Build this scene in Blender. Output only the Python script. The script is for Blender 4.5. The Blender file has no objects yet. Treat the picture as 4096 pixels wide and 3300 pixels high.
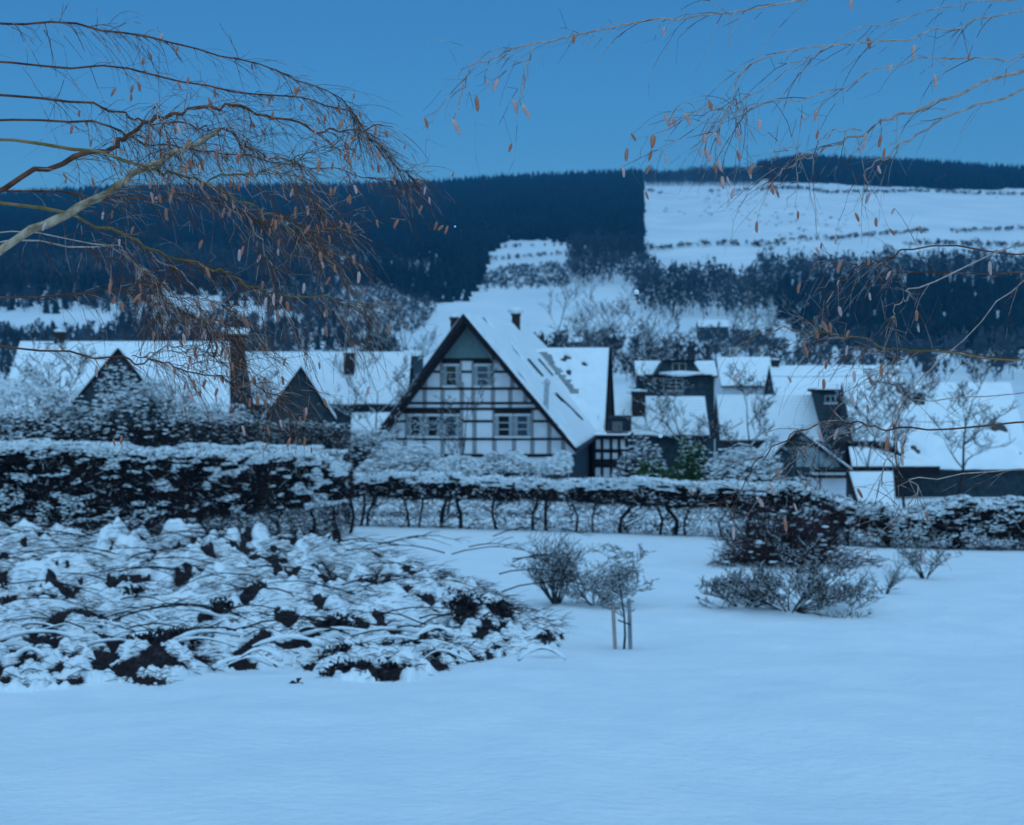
import bpy, math, random
import numpy as np
from mathutils import Vector

# ------------------------------------------------------------------ camera, sky, light, exposure
sc = bpy.context.scene
COL = sc.collection
F = 1600.0            # focal length in pixels of a 1024 px wide frame
HY = 359.0            # horizon row
cam_d = bpy.data.cameras.new('camera')
cam = bpy.data.objects.new('camera', cam_d); COL.objects.link(cam); sc.camera = cam
cam.location = (0, 0, 0); cam.rotation_euler = (math.radians(90), 0, 0)
cam_d.sensor_width = 36.0; cam_d.lens = 36.0*F/1024
cam_d.shift_y = (HY-412.5)/1024
cam_d.clip_start = 0.1; cam_d.clip_end = 6000
cam_d.dof.use_dof = True; cam_d.dof.focus_distance = 7.4; cam_d.dof.aperture_fstop = 4.2
SUN_EL, SUN_ROT = 62.0, 168.0
w = bpy.data.worlds.new("World"); sc.world = w; w.use_nodes = True
nt = w.node_tree; bg = nt.nodes['Background']
sky = nt.nodes.new('ShaderNodeTexSky'); sky.sky_type = 'NISHITA'; sky.sun_disc = False
sky.sun_elevation = math.radians(SUN_EL); sky.sun_rotation = math.radians(SUN_ROT); sky.ozone_density = 6.5
nt.links.new(sky.outputs[0], bg.inputs[0]); bg.inputs[1].default_value = 0.056
sun_d = bpy.data.lights.new('sun', 'SUN'); sun_d.energy = 1.05; sun_d.angle = math.radians(140); sun_d.color = (1.0, .97, .93)
sun = bpy.data.objects.new('sun', sun_d); COL.objects.link(sun)
sr = math.radians(SUN_ROT); se = math.radians(SUN_EL)
sun.rotation_euler = Vector((-math.sin(sr)*math.cos(se), -math.cos(sr)*math.cos(se), -math.sin(se))).to_track_quat('-Z', 'Y').to_euler()
vs = sc.view_settings; vs.view_transform = 'Standard'; vs.look = 'None'; vs.exposure = 0.46; vs.gamma = 1.0
vs.use_curve_mapping = False
# the camera's white balance: set for warm light, so the winter dusk comes out blue
vs.use_white_balance = True; vs.white_balance_temperature = 4380; vs.white_balance_tint = -17
sc.cycles.filter_width = 1.6
sc.cycles.max_bounces = 5; sc.cycles.diffuse_bounces = 3; sc.cycles.volume_bounces = 0

rs = np.random.RandomState(7)
random.seed(7)

# ------------------------------------------------------------------ helpers
def tag(o, label=None, cat=None, group=None, kind=None):
    if label: o['label'] = label
    if cat: o['category'] = cat
    if group: o['group'] = group
    if kind: o['kind'] = kind
    return o
def empty(name, loc=(0, 0, 0), rz=0.0, **k):
    o = bpy.data.objects.new(name, None); COL.objects.link(o); o.location = loc; o.rotation_euler = (0, 0, rz)
    o.empty_display_size = .3
    return tag(o, **k)
def mesh_np(name, V, F3=None, F4=None, mats=None, parent=None, smooth=False, midx=None):
    me = bpy.data.meshes.new(name)
    V = np.asarray(V, dtype=np.float32).reshape(-1, 3)
    F3 = np.zeros((0, 3), int) if F3 is None or len(F3) == 0 else np.asarray(F3, int)
    F4 = np.zeros((0, 4), int) if F4 is None or len(F4) == 0 else np.asarray(F4, int)
    me.vertices.add(len(V)); me.vertices.foreach_set('co', V.ravel())
    nl = F3.size+F4.size; me.loops.add(nl)
    me.loops.foreach_set('vertex_index', np.concatenate([F3.ravel(), F4.ravel()]).astype(np.int32))
    me.polygons.add(len(F3)+len(F4))
    st = np.concatenate([np.arange(len(F3))*3, F3.size+np.arange(len(F4))*4]).astype(np.int32)
    me.polygons.foreach_set('loop_start', st)
    if smooth: me.polygons.foreach_set('use_smooth', np.ones(len(st), bool))
    if mats is not None:
        for m in (mats if isinstance(mats, (list, tuple)) else [mats]): me.materials.append(m)
    if midx is not None: me.polygons.foreach_set('material_index', np.asarray(midx, np.int32))
    me.update(calc_edges=True); me.validate()
    o = bpy.data.objects.new(name, me); COL.objects.link(o)
    if parent: o.parent = parent
    return o
def P(px, py, D):
    return np.array([(px-512)*D/F, D, -(py-HY)*D/F])
class MB:
    def __init__(s): s.v = []; s.f = []
    def poly(s, pts):
        n = len(s.v); s.v += [tuple(map(float, p)) for p in pts]; s.f.append(tuple(range(n, n+len(pts))))
    def box(s, x0, x1, y0, y1, z0, z1):
        s.hexa([(x0, y0, z0), (x1, y0, z0), (x1, y1, z0), (x0, y1, z0), (x0, y0, z1), (x1, y0, z1), (x1, y1, z1), (x0, y1, z1)])
    def hexa(s, p):
        n = len(s.v); s.v += [tuple(map(float, q)) for q in p]
        for f in ((0, 3, 2, 1), (4, 5, 6, 7), (0, 1, 5, 4), (1, 2, 6, 5), (2, 3, 7, 6), (3, 0, 4, 7)): s.f.append(tuple(n+i for i in f))
    def extrude(s, pts, dv):
        n = len(s.v); k = len(pts); dv = np.array(dv)
        s.v += [tuple(map(float, p)) for p in pts]+[tuple(map(float, np.array(p)+dv)) for p in pts]
        s.f.append(tuple(range(n, n+k))); s.f.append(tuple(n+k+i for i in reversed(range(k))))
        for i in range(k):
            j = (i+1) % k; s.f.append((n+i, n+k+i, n+k+j, n+j))
    def bar(s, a, b, wd, up=(0, 0, 1), th=None):
        a = np.array(a, float); b = np.array(b, float); d = b-a; d /= np.linalg.norm(d)+1e-9
        u = np.cross(d, np.array(up, float)); u /= np.linalg.norm(u)+1e-9; v = np.cross(u, d)
        th = wd if th is None else th; u = u*wd/2; v = v*th/2
        s.hexa([a-u-v, a+u-v, b+u-v, b-u-v, a-u+v, a+u+v, b+u+v, b-u+v])
    def cyl(s, c0, c1, r0, r1=None, n=10):
        r1 = r0 if r1 is None else r1
        c0 = np.array(c0, float); c1 = np.array(c1, float); d = c1-c0; d /= np.linalg.norm(d)
        a = np.cross(d, (0, 0, 1) if abs(d[2]) < .9 else (1, 0, 0)); a /= np.linalg.norm(a); b = np.cross(d, a)
        k = len(s.v); an = [2*math.pi*i/n for i in range(n)]
        for c, r in ((c0, r0), (c1, r1)): s.v += [tuple(c+r*(math.cos(t)*a+math.sin(t)*b)) for t in an]
        for i in range(n): j = (i+1) % n; s.f.append((k+i, k+j, k+n+j, k+n+i))
        s.f.append(tuple(range(k, k+n))[::-1]); s.f.append(tuple(range(k+n, k+2*n)))
    def build(s, name, mat, parent=None, kind=None, bevel=0):
        me = bpy.data.meshes.new(name); me.from_pydata(s.v, [], s.f); me.materials.append(mat); me.update()
        o = bpy.data.objects.new(name, me); COL.objects.link(o)
        if parent: o.parent = parent
        if kind: o['kind'] = kind
        if bevel:
            m = o.modifiers.new('b', 'BEVEL'); m.width = bevel; m.segments = 1
        return o
def _h(ix, iy, iz, seed):
    n = (ix*374761393+iy*668265263+iz*2147483647+seed*1274126177) & 0xffffffff
    n = ((n ^ (n >> 13))*1274126177) & 0xffffffff
    n = n ^ (n >> 16)
    return (n & 0xffff)/65535.0
def vnoise(x, y, seed=0, z=None):
    x = np.asarray(x, float); y = np.asarray(y, float)
    ix = np.floor(x).astype(np.int64); iy = np.floor(y).astype(np.int64); fx = x-ix; fy = y-iy
    fx = fx*fx*(3-2*fx); fy = fy*fy*(3-2*fy)
    o = np.zeros_like(ix)
    a = _h(ix, iy, o, seed); b = _h(ix+1, iy, o, seed); c = _h(ix, iy+1, o, seed); d = _h(ix+1, iy+1, o, seed)
    return (a*(1-fx)+b*fx)*(1-fy)+(c*(1-fx)+d*fx)*fy
def fbm(x, y, seed=0, oc=4):
    r = 0; a = .5; t = 0
    for i in range(oc):
        r = r+a*vnoise(np.asarray(x)*2**i+17.3*i, np.asarray(y)*2**i+9.1*i, seed+i); t += a; a *= .5
    return r/t
def sticks(name, A, B, r0, r1, mat, parent=None, kind=None):
    """many thin tapering three-sided twigs"""
    A = np.asarray(A, float); B = np.asarray(B, float); n = len(A)
    r0 = np.broadcast_to(r0, n).reshape(-1, 1); r1 = np.broadcast_to(r1, n).reshape(-1, 1)
    d = B-A; d /= np.linalg.norm(d, axis=1, keepdims=True)+1e-9
    ref = np.where(np.abs(d[:, 2:3]) < .9, np.array([[0, 0, 1.]]), np.array([[1., 0, 0]]))
    u = np.cross(d, ref); u /= np.linalg.norm(u, axis=1, keepdims=True)+1e-9; v = np.cross(d, u)
    V = np.zeros((n, 6, 3))
    for i in range(3):
        t = 2*math.pi*i/3+.5; q = math.cos(t)*u+math.sin(t)*v
        V[:, i] = A+q*r0; V[:, 3+i] = B+q*r1
    base = (np.arange(n)*6)[:, None, None]
    f = np.array([[0, 1, 4, 3], [1, 2, 5, 4], [2, 0, 3, 5]])[None]
    o = mesh_np(name, V, None, (base+f).reshape(-1, 4), mat, parent)
    if kind: o['kind'] = kind
    return o
_ico = None
def blobs(name, C, S, mat, parent=None, kind=None, jit=.25, sub=1):
    """squashed irregular lumps; C centres, S n x 3 radii"""
    t = (1+5**.5)/2
    v = np.array([(-1, t, 0), (1, t, 0), (-1, -t, 0), (1, -t, 0), (0, -1, t), (0, 1, t), (0, -1, -t), (0, 1, -t), (t, 0, -1), (t, 0, 1), (-t, 0, -1), (-t, 0, 1)], float)
    v /= np.linalg.norm(v[0])
    f = np.array([(0, 11, 5), (0, 5, 1), (0, 1, 7), (0, 7, 10), (0, 10, 11), (1, 5, 9), (5, 11, 4), (11, 10, 2), (10, 7, 6), (7, 1, 8), (3, 9, 4), (3, 4, 2), (3, 2, 6), (3, 6, 8), (3, 8, 9), (4, 9, 5), (2, 4, 11), (6, 2, 10), (8, 6, 7), (9, 8, 1)])
    C = np.asarray(C, float); S = np.asarray(S, float); n = len(C)
    if S.ndim == 1: S = np.repeat(S[:, None], 3, 1)
    r = 1+jit*(rs.rand(n, 12, 1)-.5)*2
    V = C[:, None, :]+v[None]*r*S[:, None, :]
    Fc = (np.arange(n)*12)[:, None, None]+f[None]
    o = mesh_np(name, V, Fc.reshape(-1, 3), None, mat, parent, smooth=True)
    if kind: o['kind'] = kind
    return o
def tube(name, pts, rad, mat, parent=None, n=6, cap=True):
    """one continuous tapering tube along a polyline"""
    pts = np.asarray(pts, float); k = len(pts); rad = np.broadcast_to(rad, k)
    T = np.gradient(pts, axis=0); T /= np.linalg.norm(T, axis=1, keepdims=True)+1e-9
    ref = np.array([0.13, 0.2, 1.0]); ref /= np.linalg.norm(ref)
    U = np.cross(T, ref); U /= np.linalg.norm(U, axis=1, keepdims=True)+1e-9; W = np.cross(T, U)
    an = np.arange(n)*2*math.pi/n
    V = pts[:, None, :]+rad[:, None, None]*(np.cos(an)[None, :, None]*U[:, None, :]+np.sin(an)[None, :, None]*W[:, None, :])
    q = []
    for i in range(k-1):
        for j in range(n):
            j2 = (j+1) % n; q.append((i*n+j, i*n+j2, (i+1)*n+j2, (i+1)*n+j))
    V = V.reshape(-1, 3); tri = []
    V = np.vstack([V, pts[0], pts[-1]])
    for j in range(n):
        j2 = (j+1) % n; tri.append((k*n, j2, j)); tri.append((k*n+1, (k-1)*n+j, (k-1)*n+j2))
    return V, tri, q
def tubes(name, lst, mat, parent=None, n=6, kind=None):
    Vs = []; T = []; Q = []; off = 0
    for pts, rad in lst:
        V, t, q = tube('', pts, rad, None, n=n)
        Vs.append(V); T.append(np.array(t)+off); Q.append(np.array(q)+off); off += len(V)
    o = mesh_np(name, np.vstack(Vs), np.vstack(T), np.vstack(Q), mat, parent, smooth=True)
    if kind: o['kind'] = kind
    return o
def smooth_line(ctrl, n):
    c = np.asarray(ctrl, float); t = np.linspace(0, len(c)-1, n); i = np.clip(t.astype(int), 0, len(c)-2); f = (t-i)[:, None]
    g = lambda k: c[np.clip(k, 0, len(c)-1)]
    p0, p1, p2, p3 = g(i-1), g(i), g(i+1), g(i+2)
    return .5*((2*p1)+(-p0+p2)*f+(2*p0-5*p1+4*p2-p3)*f**2+(-p0+3*p1-3*p2+p3)*f**3)

# ------------------------------------------------------------------ materials
def mat(name, col, col2=None, scale=3.0, rough=.85, bump=.0, bscale=None, detail=4, metal=0, spec=None, stretch=None):
    m = bpy.data.materials.new(name); m.use_nodes = True; n = m.node_tree; b = n.nodes['Principled BSDF']
    b.inputs['Roughness'].default_value = rough; b.inputs['Metallic'].default_value = metal
    b.inputs['Specular IOR Level'].default_value = .12 if spec is None else spec
    b.inputs['Base Color'].default_value = (*col, 1)
    if col2 is not None or bump:
        tc = n.nodes.new('ShaderNodeTexCoord'); mp = n.nodes.new('ShaderNodeMapping'); n.links.new(tc.outputs['Object'], mp.inputs[0])
        if stretch: mp.inputs['Scale'].default_value = stretch
    if col2 is not None:
        t = n.nodes.new('ShaderNodeTexNoise'); t.inputs['Scale'].default_value = scale; t.inputs['Detail'].default_value = detail
        r = n.nodes.new('ShaderNodeValToRGB'); r.color_ramp.elements[0].position = .35; r.color_ramp.elements[1].position = .65
        r.color_ramp.elements[0].color = (*col, 1); r.color_ramp.elements[1].color = (*col2, 1)
        n.links.new(mp.outputs[0], t.inputs[0]); n.links.new(t.outputs[0], r.inputs[0]); n.links.new(r.outputs[0], b.inputs['Base Color'])
    if bump:
        t2 = n.nodes.new('ShaderNodeTexNoise'); t2.inputs['Scale'].default_value = bscale or scale*3; t2.inputs['Detail'].default_value = 5
        bp = n.nodes.new('ShaderNodeBump'); bp.inputs['Strength'].default_value = bump; bp.inputs['Distance'].default_value = .05
        n.links.new(mp.outputs[0], t2.inputs[0]); n.links.new(t2.outputs[0], bp.inputs['Height']); n.links.new(bp.outputs[0], b.inputs['Normal'])
    return m
M = {}
M['snow'] = mat('snow', (.80, .83, .86), (.87, .88, .89), 1.2, .7, .8, 6.0, spec=.15)
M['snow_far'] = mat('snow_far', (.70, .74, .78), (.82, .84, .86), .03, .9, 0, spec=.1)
M['timber'] = mat('dark_timber', (.008, .007, .009), (.018, .014, .016), 6, .8, .2, 20)
M['post'] = mat('weathered_post', (.20, .20, .21), (.28, .275, .28), 5, .85, .2, 20, stretch=(3, 3, .6))
M['plaster'] = mat('white_plaster', (.62, .62, .66), (.70, .70, .72), 1.6, .9, .15, 12)
M['boards'] = mat('green_grey_boards', (.13, .18, .19), (.20, .25, .26), 7, .8, .1, stretch=(4, 4, .4))
M['slate'] = mat('slate', (.035, .042, .052), (.065, .07, .08), 5, .6, .3, 12)
M['slate_wall'] = mat('slate_cladding', (.022, .032, .042), (.048, .060, .070), 3, .7, .4, 10)
M['wood_blue'] = mat('dark_blue_wood', (.03, .04, .055), (.05, .065, .085), 5, .8, .2, 15, stretch=(4, 4, .5))
M['tile'] = mat('roof_tile', (.05, .045, .05), (.08, .07, .075), 5, .7, .2, 10)
M['frame'] = mat('white_frame', (.55, .56, .58), None, rough=.5)
M['frame_blue'] = mat('blue_grey_frame', (.25, .28, .31), (.31, .34, .36), 3, .6)
M['glass'] = mat('window_glass', (.012, .012, .014), None, rough=.06, spec=.35)
M['glass_blue'] = mat('painted_reflection_glass', (.03, .042, .06), (.06, .075, .10), 3, .15, spec=.4)  # lighter bluish base colour paints a reflection into some farmhouse panes
M['brick'] = mat('brick', (.022, .019, .021), (.045, .036, .036), 9, .9, .4, 20)
M['metal'] = mat('zinc', (.35, .37, .39), (.45, .46, .48), 4, .45, metal=.4)
M['iron'] = mat('iron', (.03, .03, .033), None, rough=.6)
M['bark'] = mat('dark_bark', (.014, .013, .014), (.034, .029, .028), 12, .9, .3, 30)
M['bark_brown'] = mat('brown_twigs', (.012, .012, .015), (.042, .030, .030), 1.0, .9)
M['twig_red'] = mat('red_brown_twigs', (.016, .013, .016), (.060, .032, .032), 2, .9)
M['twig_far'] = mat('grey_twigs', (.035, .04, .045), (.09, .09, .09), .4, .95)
M['bark_pale'] = mat('pale_lichen_bark', (.16, .12, .07), (.50, .40, .27), 14, .85, .4, 60)
M['twig_olive'] = mat('olive_twigs', (.13, .10, .03), (.26, .18, .09), 9, .8, .3, 60)
M['twig_dark'] = mat('dark_birch_twigs', (.055, .028, .018), (.17, .085, .05), 9, .85)
M['twig_frost'] = mat('frosted_twigs', (.28, .21, .17), (.48, .39, .34), 30, .8)
M['catkin'] = mat('catkin', (.34, .15, .095), (.47, .25, .17), 60, .85, .5, 300)
M['catkin_pale'] = mat('frosted_catkin', (.55, .36, .33), (.68, .50, .46), 60, .85, .5, 300)
M['litter'] = mat('brown_leaf_litter', (.010, .010, .013), (.055, .045, .052), 9, .95, .8, 25)
M['spruce'] = mat('spruce_needles', (.004, .011, .018), (.012, .024, .034), .05, .95)
M['evergreen'] = mat('evergreen_leaves', (.03, .055, .018), (.07, .10, .025), 3, .9)
M['larch'] = mat('bare_wood', (.022, .03, .04), (.065, .08, .10), .03, .95)
M['conifer'] = mat('conifer', (.005, .013, .015), (.014, .026, .026), 2, .9)

# ------------------------------------------------------------------ terrain
RX = [-700, 0, 104, 200, 345, 430, 480, 530, 560, 640, 660, 760, 800, 920, 1024, 1700]
RY = [206, 199, 193, 191, 190, 188, 184, 181, 180, 176, 180, 172, 166, 171, 178, 192]
ND = [-40, -2, 2, 6, 9, 12, 18, 27, 35, 52, 62, 75, 88, 110, 150, 250, 400, 500]
NZ = [-1.6, -1.7, -1.75, -2.5, -3.1, -3.5, -4.04, -4.9, -5.27, -5.98, -6.43, -7.2, -7.8, -8.8, -10.5, -10, -3, 4.06]
def terrain(x, y):
    x = np.asarray(x, float); y = np.asarray(y, float)
    near = np.interp(y, ND, NZ)
    Dy = np.maximum(y, 1.0); px = 512+F*x/Dy
    yr = np.interp(px, RX, RY)
    yy = np.interp(y, [500, 600, 700, 800, 1000, 1250, 1500], [346, 306, 276, 253, 222, 202, 190])
    yy = 346-(346-yy)*(346-yr)/(346-190.)
    far = (HY-yy)*np.minimum(y, 1500)/F-np.maximum(y-1500, 0)*.12
    z = np.where(y < 500, near, far)
    a = np.clip((y-6)/10, 0, 1)*np.clip((60-y)/20, 0, 1)
    z = z+a*.22*(fbm(x*.35, y*.22, 3, 4)-.5)+a*.12*(fbm(x*.8, y*.5, 5, 4)-.5)+a*.035*(fbm(x*3.1, y*1.7, 9, 3)-.5)
    z = z+np.clip((y-120)/300, 0, 1)*1.6*(fbm(x*.02, y*.02, 8, 4)-.5)*np.clip((1450-y)/300, 0, 1)
    return z
def ground_at(px, D): 
    x = (px-512)*D/F; return np.array([x, D, float(terrain(x, D))])
rows = np.concatenate([np.linspace(-40, 5, 14), np.linspace(6, 70, 260), np.linspace(71, 200, 90), np.linspace(205, 500, 60), np.linspace(510, 1700, 150)])
us = np.linspace(-1, 1, 321); us = np.sign(us)*np.abs(us)**1.35
Y = rows[:, None]*np.ones((1, len(us))); X = us[None]*(30+.62*np.maximum(Y, 0)); Z = terrain(X, Y)
nr, nc = X.shape; idx = np.arange(nr*nc).reshape(nr, nc)
q = np.stack([idx[:-1, :-1], idx[:-1, 1:], idx[1:, 1:], idx[1:, :-1]], -1).reshape(-1, 4)
ygm = Y[:-1, :-1].ravel()
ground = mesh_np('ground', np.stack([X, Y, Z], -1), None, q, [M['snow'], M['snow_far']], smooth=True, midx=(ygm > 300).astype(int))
tag(ground, kind='structure')

# pixel of the photograph -> place on the hillside
Dg = np.linspace(430, 1499, 400)
def hill_xy(px, py):
    px = np.atleast_1d(px).astype(float); py = np.atleast_1d(py).astype(float); out = []
    for a, b in zip(px, py):
        yy = HY-terrain((a-512)*Dg/F, Dg)*F/Dg
        i = np.argmax(yy <= b) if (yy <= b).any() else len(Dg)-1
        out.append(((a-512)*Dg[i]/F, Dg[i]))
    return np.array(out)
def in_poly(px, py, poly):
    ins = np.zeros(px.shape, bool); n = len(poly)
    for i in range(n):
        x1, y1 = poly[i]; x2, y2 = poly[(i+1) % n]
        if y1 == y2: continue
        c = ((y1 > py) != (y2 > py)) & (px < (x2-x1)*(py-y1)/(y2-y1)+x1)
        ins ^= c
    return ins
def scatter_points(d0, d1, step):
    ys = np.arange(d0, d1, step); pts = []
    for y in ys:
        W = .36*y+30; xs = np.arange(-W, W, step); pts.append(np.stack([xs+rs.uniform(-.45, .45, len(xs))*step, y+rs.uniform(-.45, .45, len(xs))*step], 1))
    p = np.vstack(pts); z = terrain(p[:, 0], p[:, 1]); return np.column_stack([p, z])
def conifers(name, pts, h0, h1, m, parent=None, kind=None, wide=.17):
    n = len(pts); h = rs.uniform(h0, h1, n)
    V = []; 
    k = 6; an = np.arange(k)*2*math.pi/k
    tiers = [(0.05, 1.0, .55), (.32, .72, .8), (.6, .42, 1.0)] if n > 1 else [(.04+.1*i_, 1.05-.105*i_, .22+.1*i_) for i_ in range(9)]
    k = 6 if n > 1 else 9; an = np.arange(k)*2*math.pi/k
    vs_ = []; fs = []; o = 0
    for zb, r, zt in tiers:
        for i in range(k): vs_.append((math.cos(an[i])*r, math.sin(an[i])*r, zb))
        vs_.append((0, 0, zt))
        for i in range(k): fs.append((o+i, o+(i+1) % k, o+k))
        o += k+1
    pv = np.array(vs_); pf = np.array(fs)
    rot = rs.rand(n)*6.28; c, s = np.cos(rot), np.sin(rot)
    R = h*wide*rs.uniform(.8, 1.25, n)
    jr = 1+.35*(rs.rand(n, len(pv))-.5)
    x = (pv[None, :, 0]*c[:, None]-pv[None, :, 1]*s[:, None])*R[:, None]*jr
    y = (pv[None, :, 0]*s[:, None]+pv[None, :, 1]*c[:, None])*R[:, None]*jr
    z = pv[None, :, 2]*h[:, None]+(rs.rand(n, len(pv))-.5)*.05*h[:, None]
    V = np.stack([x+pts[:, 0:1], y+pts[:, 1:2], z+pts[:, 2:3]-.3], -1)
    Fc = (np.arange(n)*len(pv))[:, None, None]+pf[None]
    ob = mesh_np(name, V, Fc.reshape(-1, 3), None, m, parent)
    if kind: ob['kind'] = kind
    return ob
def leafless(name, pts, h0, h1, m, nt_=40, parent=None, kind=None, wide=.28, size=.06):
    """bare crowns: a cloud of small slivers round a stem"""
    if len(pts) == 0: print('EMPTY', name); pts = np.array([[0, 1400., float(terrain(0, 1400.))]])
    n = len(pts); h = rs.uniform(h0, h1, n)
    d = rs.normal(size=(n, nt_, 3)); d /= np.linalg.norm(d, axis=2, keepdims=True); rr = rs.rand(n, nt_, 1)**.45
    c = d*rr*np.stack([h*wide, h*wide, h*.40], -1)[:, None, :]; c[..., 2] += (h*.58)[:, None]
    a = rs.normal(size=(n, nt_, 3, 3))*(h*size)[:, None, None, None]; a[..., 2] *= 1.5
    V = c[:, :, None, :]+a+pts[:, None, None, :]
    V = V.reshape(-1, 3); Fc = np.arange(len(V)).reshape(-1, 3)
    # stem
    A = pts.copy(); B = pts.copy(); B[:, 2] += h*.8
    u = np.stack([np.array([1, 0, 0])]*n)*(.012*h)[:, None]; w2 = np.stack([np.array([0, 1, 0])]*n)*(.012*h)[:, None]
    SV = np.stack([A-u, A+u, B, A-w2, A+w2, B], 1).reshape(-1, 3)
    SF = np.arange(len(SV)).reshape(-1, 3)+len(V)
    ob = mesh_np(name, np.vstack([V, SV]), np.vstack([Fc, SF]), None, m, parent)
    if kind: ob['kind'] = kind
    return ob

# ------------------------------------------------------------------ woods on the hillside
pts = scatter_points(480, 1500, 5.0)
ppx = 512+F*pts[:, 0]/pts[:, 1]; ppy = HY-F*pts[:, 2]/pts[:, 1]
wob = (fbm(pts[:, 0]*.03, pts[:, 1]*.012, 21, 3)-.5)
ppx_ = ppx+14*wob; ppy_ = ppy+8*(fbm(pts[:, 0]*.03, pts[:, 1]*.012, 31, 3)-.5)
big = [(-400, 150), (104, 150), (644, 150), (645, 200), (643, 252), (600, 250), (578, 250), (574, 246), (530, 242), (505, 243), (488, 255), (486, 272), (478, 276), (474, 266), (400, 264), (345, 258), (300, 262), (200, 268), (104, 262), (-400, 262)]
right_top = [(757, 130), (1500, 130), (1500, 196), (1000, 190), (920, 188), (860, 187), (800, 184), (757, 181)]
band = [(-400, 268), (104, 270), (240, 268), (345, 272), (440, 274), (445, 268), (474, 272), (480, 285), (470, 300), (440, 303), (380, 288), (330, 286), (240, 296), (104, 300), (-400, 300)]
spr_r = [(785, 289), (860, 287), (1400, 285), (1400, 352), (900, 352), (800, 345), (780, 320)]
m_rt = in_poly(ppx, ppy_, right_top) & (ppx > 757)
o = conifers('ridge_wood', pts[m_rt], 11, 15, M['spruce'], kind='stuff', wide=.2)
tag(o, 'thick dark spruce block on the skyline above the large snowy field', 'wood')
m_s = (in_poly(ppx, ppy_, big) & (ppx < 643))
m_s |= in_poly(ppx_, ppy_, band) & (rs.rand(len(pts)) < .8) | in_poly(ppx_, ppy_, spr_r)
m_s &= ~((ppx > 345) & (ppx < 352) & (ppy < 205) & (rs.rand(len(pts)) < .7))
edge = ppx < 345
o = conifers('spruce_wood', pts[m_s & ~(edge & (rs.rand(len(pts)) < .25))], 6.5, 11.0, M['spruce'], kind='stuff', wide=.22)
tag(o, 'dark blue spruce wood covering the upper hillside in a broad block', 'wood')
low_left = [(-400, 262), (345, 262), (345, 286), (250, 294), (104, 290), (-400, 290)]
low_left2 = [(-400, 318), (104, 318), (160, 322), (300, 322), (330, 330), (420, 338), (420, 352), (300, 352), (-400, 352)]
low_left3 = [(-400, 290), (130, 290), (300, 296), (330, 320), (160, 320), (-400, 320)]
dec1 = [(573, 250), (640, 250), (645, 262), (650, 286), (569, 287)]
dec2 = [(645, 274), (672, 284), (700, 276), (740, 292), (752, 286), (760, 270), (860, 272), (940, 268), (1400, 266), (1400, 290), (790, 290), (780, 318), (700, 318), (640, 316), (637, 290)]
m_d = in_poly(ppx_, ppy_, dec1) | in_poly(ppx_, ppy_, dec2)
lowp = in_poly(ppx_, ppy_, [(-400, 286), (345, 284), (332, 318), (345, 330), (400, 340), (400, 352), (-400, 356)])
lowp &= ~in_poly(ppx_, ppy_, [(140, 294), (215, 296), (225, 308), (290, 313), (292, 322), (200, 320), (150, 308)]) & ~in_poly(ppx_, ppy_, [(-50, 312), (116, 314), (116, 334), (-50, 334)])
m_low = lowp & (rs.rand(len(pts)) < .55)
m_lowc = lowp & ~m_low
m_d |= in_poly(ppx_, ppy_, low_left)
m_d &= rs.rand(len(pts)) < .95
m_e = (ppx > 645) & (ppx < 760) & (ppy < 186) & (ppy > 176)
pj = (m_d | m_e)
o = leafless('bare_wood', pts[pj], 7, 12, M['larch'], 34, kind='stuff', size=.05)
tag(o, 'grey leafless woodland below the snowy field on the hillside', 'wood')
o = conifers('young_spruces', pts[m_lowc], 3.5, 6.0, M['spruce'], kind='stuff', wide=.28)
tag(o, 'low dark spruces along the foot of the western slope', 'wood')
o = leafless('valley_scrub', pts[m_low], 3, 6, M['larch'], 44, kind='stuff', size=.08, wide=.4)
tag(o, 'dark leafless scrub along the foot of the western slope', 'scrub')
# scrub: small saplings dusted with snow on the clearings
cl = in_poly(ppx_, ppy_, [(476, 268), (575, 266), (570, 287), (480, 290)]) | in_poly(ppx_, ppy_, [(345, 258), (478, 262), (476, 276), (345, 274)]) | in_poly(ppx_, ppy_, [(330, 284), (380, 286), (440, 300), (420, 335), (330, 330), (250, 300)])
p2 = scatter_points(480, 1100, 3.0); q2x = 512+F*p2[:, 0]/p2[:, 1]; q2y = HY-F*p2[:, 2]/p2[:, 1]
c2 = in_poly(q2x, q2y, [(476, 268), (575, 266), (570, 287), (480, 290)]) | in_poly(q2x, q2y, [(345, 258), (478, 262), (476, 276), (345, 274)]) | in_poly(q2x, q2y, [(330, 284), (380, 286), (440, 300), (420, 335), (330, 330), (250, 300)])
c2 &= (rs.rand(len(p2)) < .85) & ((q2x < 470) | (fbm(p2[:, 0]*.05, p2[:, 1]*.02, 61, 3) > .45))
o = leafless('young_scrub', p2[c2], 1.8, 3.0, M['larch'], 16, kind='stuff', size=.13, wide=.6)
tag(o, 'low frosted scrub on the pale clearings between the woods', 'scrub')
def hedge_line(name, line, step, h0, h1, m, label, dens=1.0, thick=2.5):
    L = np.array(line, float); g = hill_xy(L[:, 0], L[:, 1])
    seg = []
    for a, b in zip(g[:-1], g[1:]):
        n = max(2, int(np.linalg.norm(b-a)/step)); t = np.linspace(0, 1, n)[:, None]; seg.append(a+(b-a)*t)
    s = np.vstack(seg); s = s[rs.rand(len(s)) < dens]; gap = vnoise(s[:, 0]*.05, s[:, 1]*.05, 77) > .28; s = s[gap] if gap.sum() > 6 else s
    s = s+rs.normal(size=s.shape)*thick*.4
    z = terrain(s[:, 0], s[:, 1]); o = leafless(name, np.column_stack([s, z]), h0, h1, m, 26, kind='stuff', size=.12, wide=.55)
    return tag(o, label, 'hedgerow')
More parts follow.
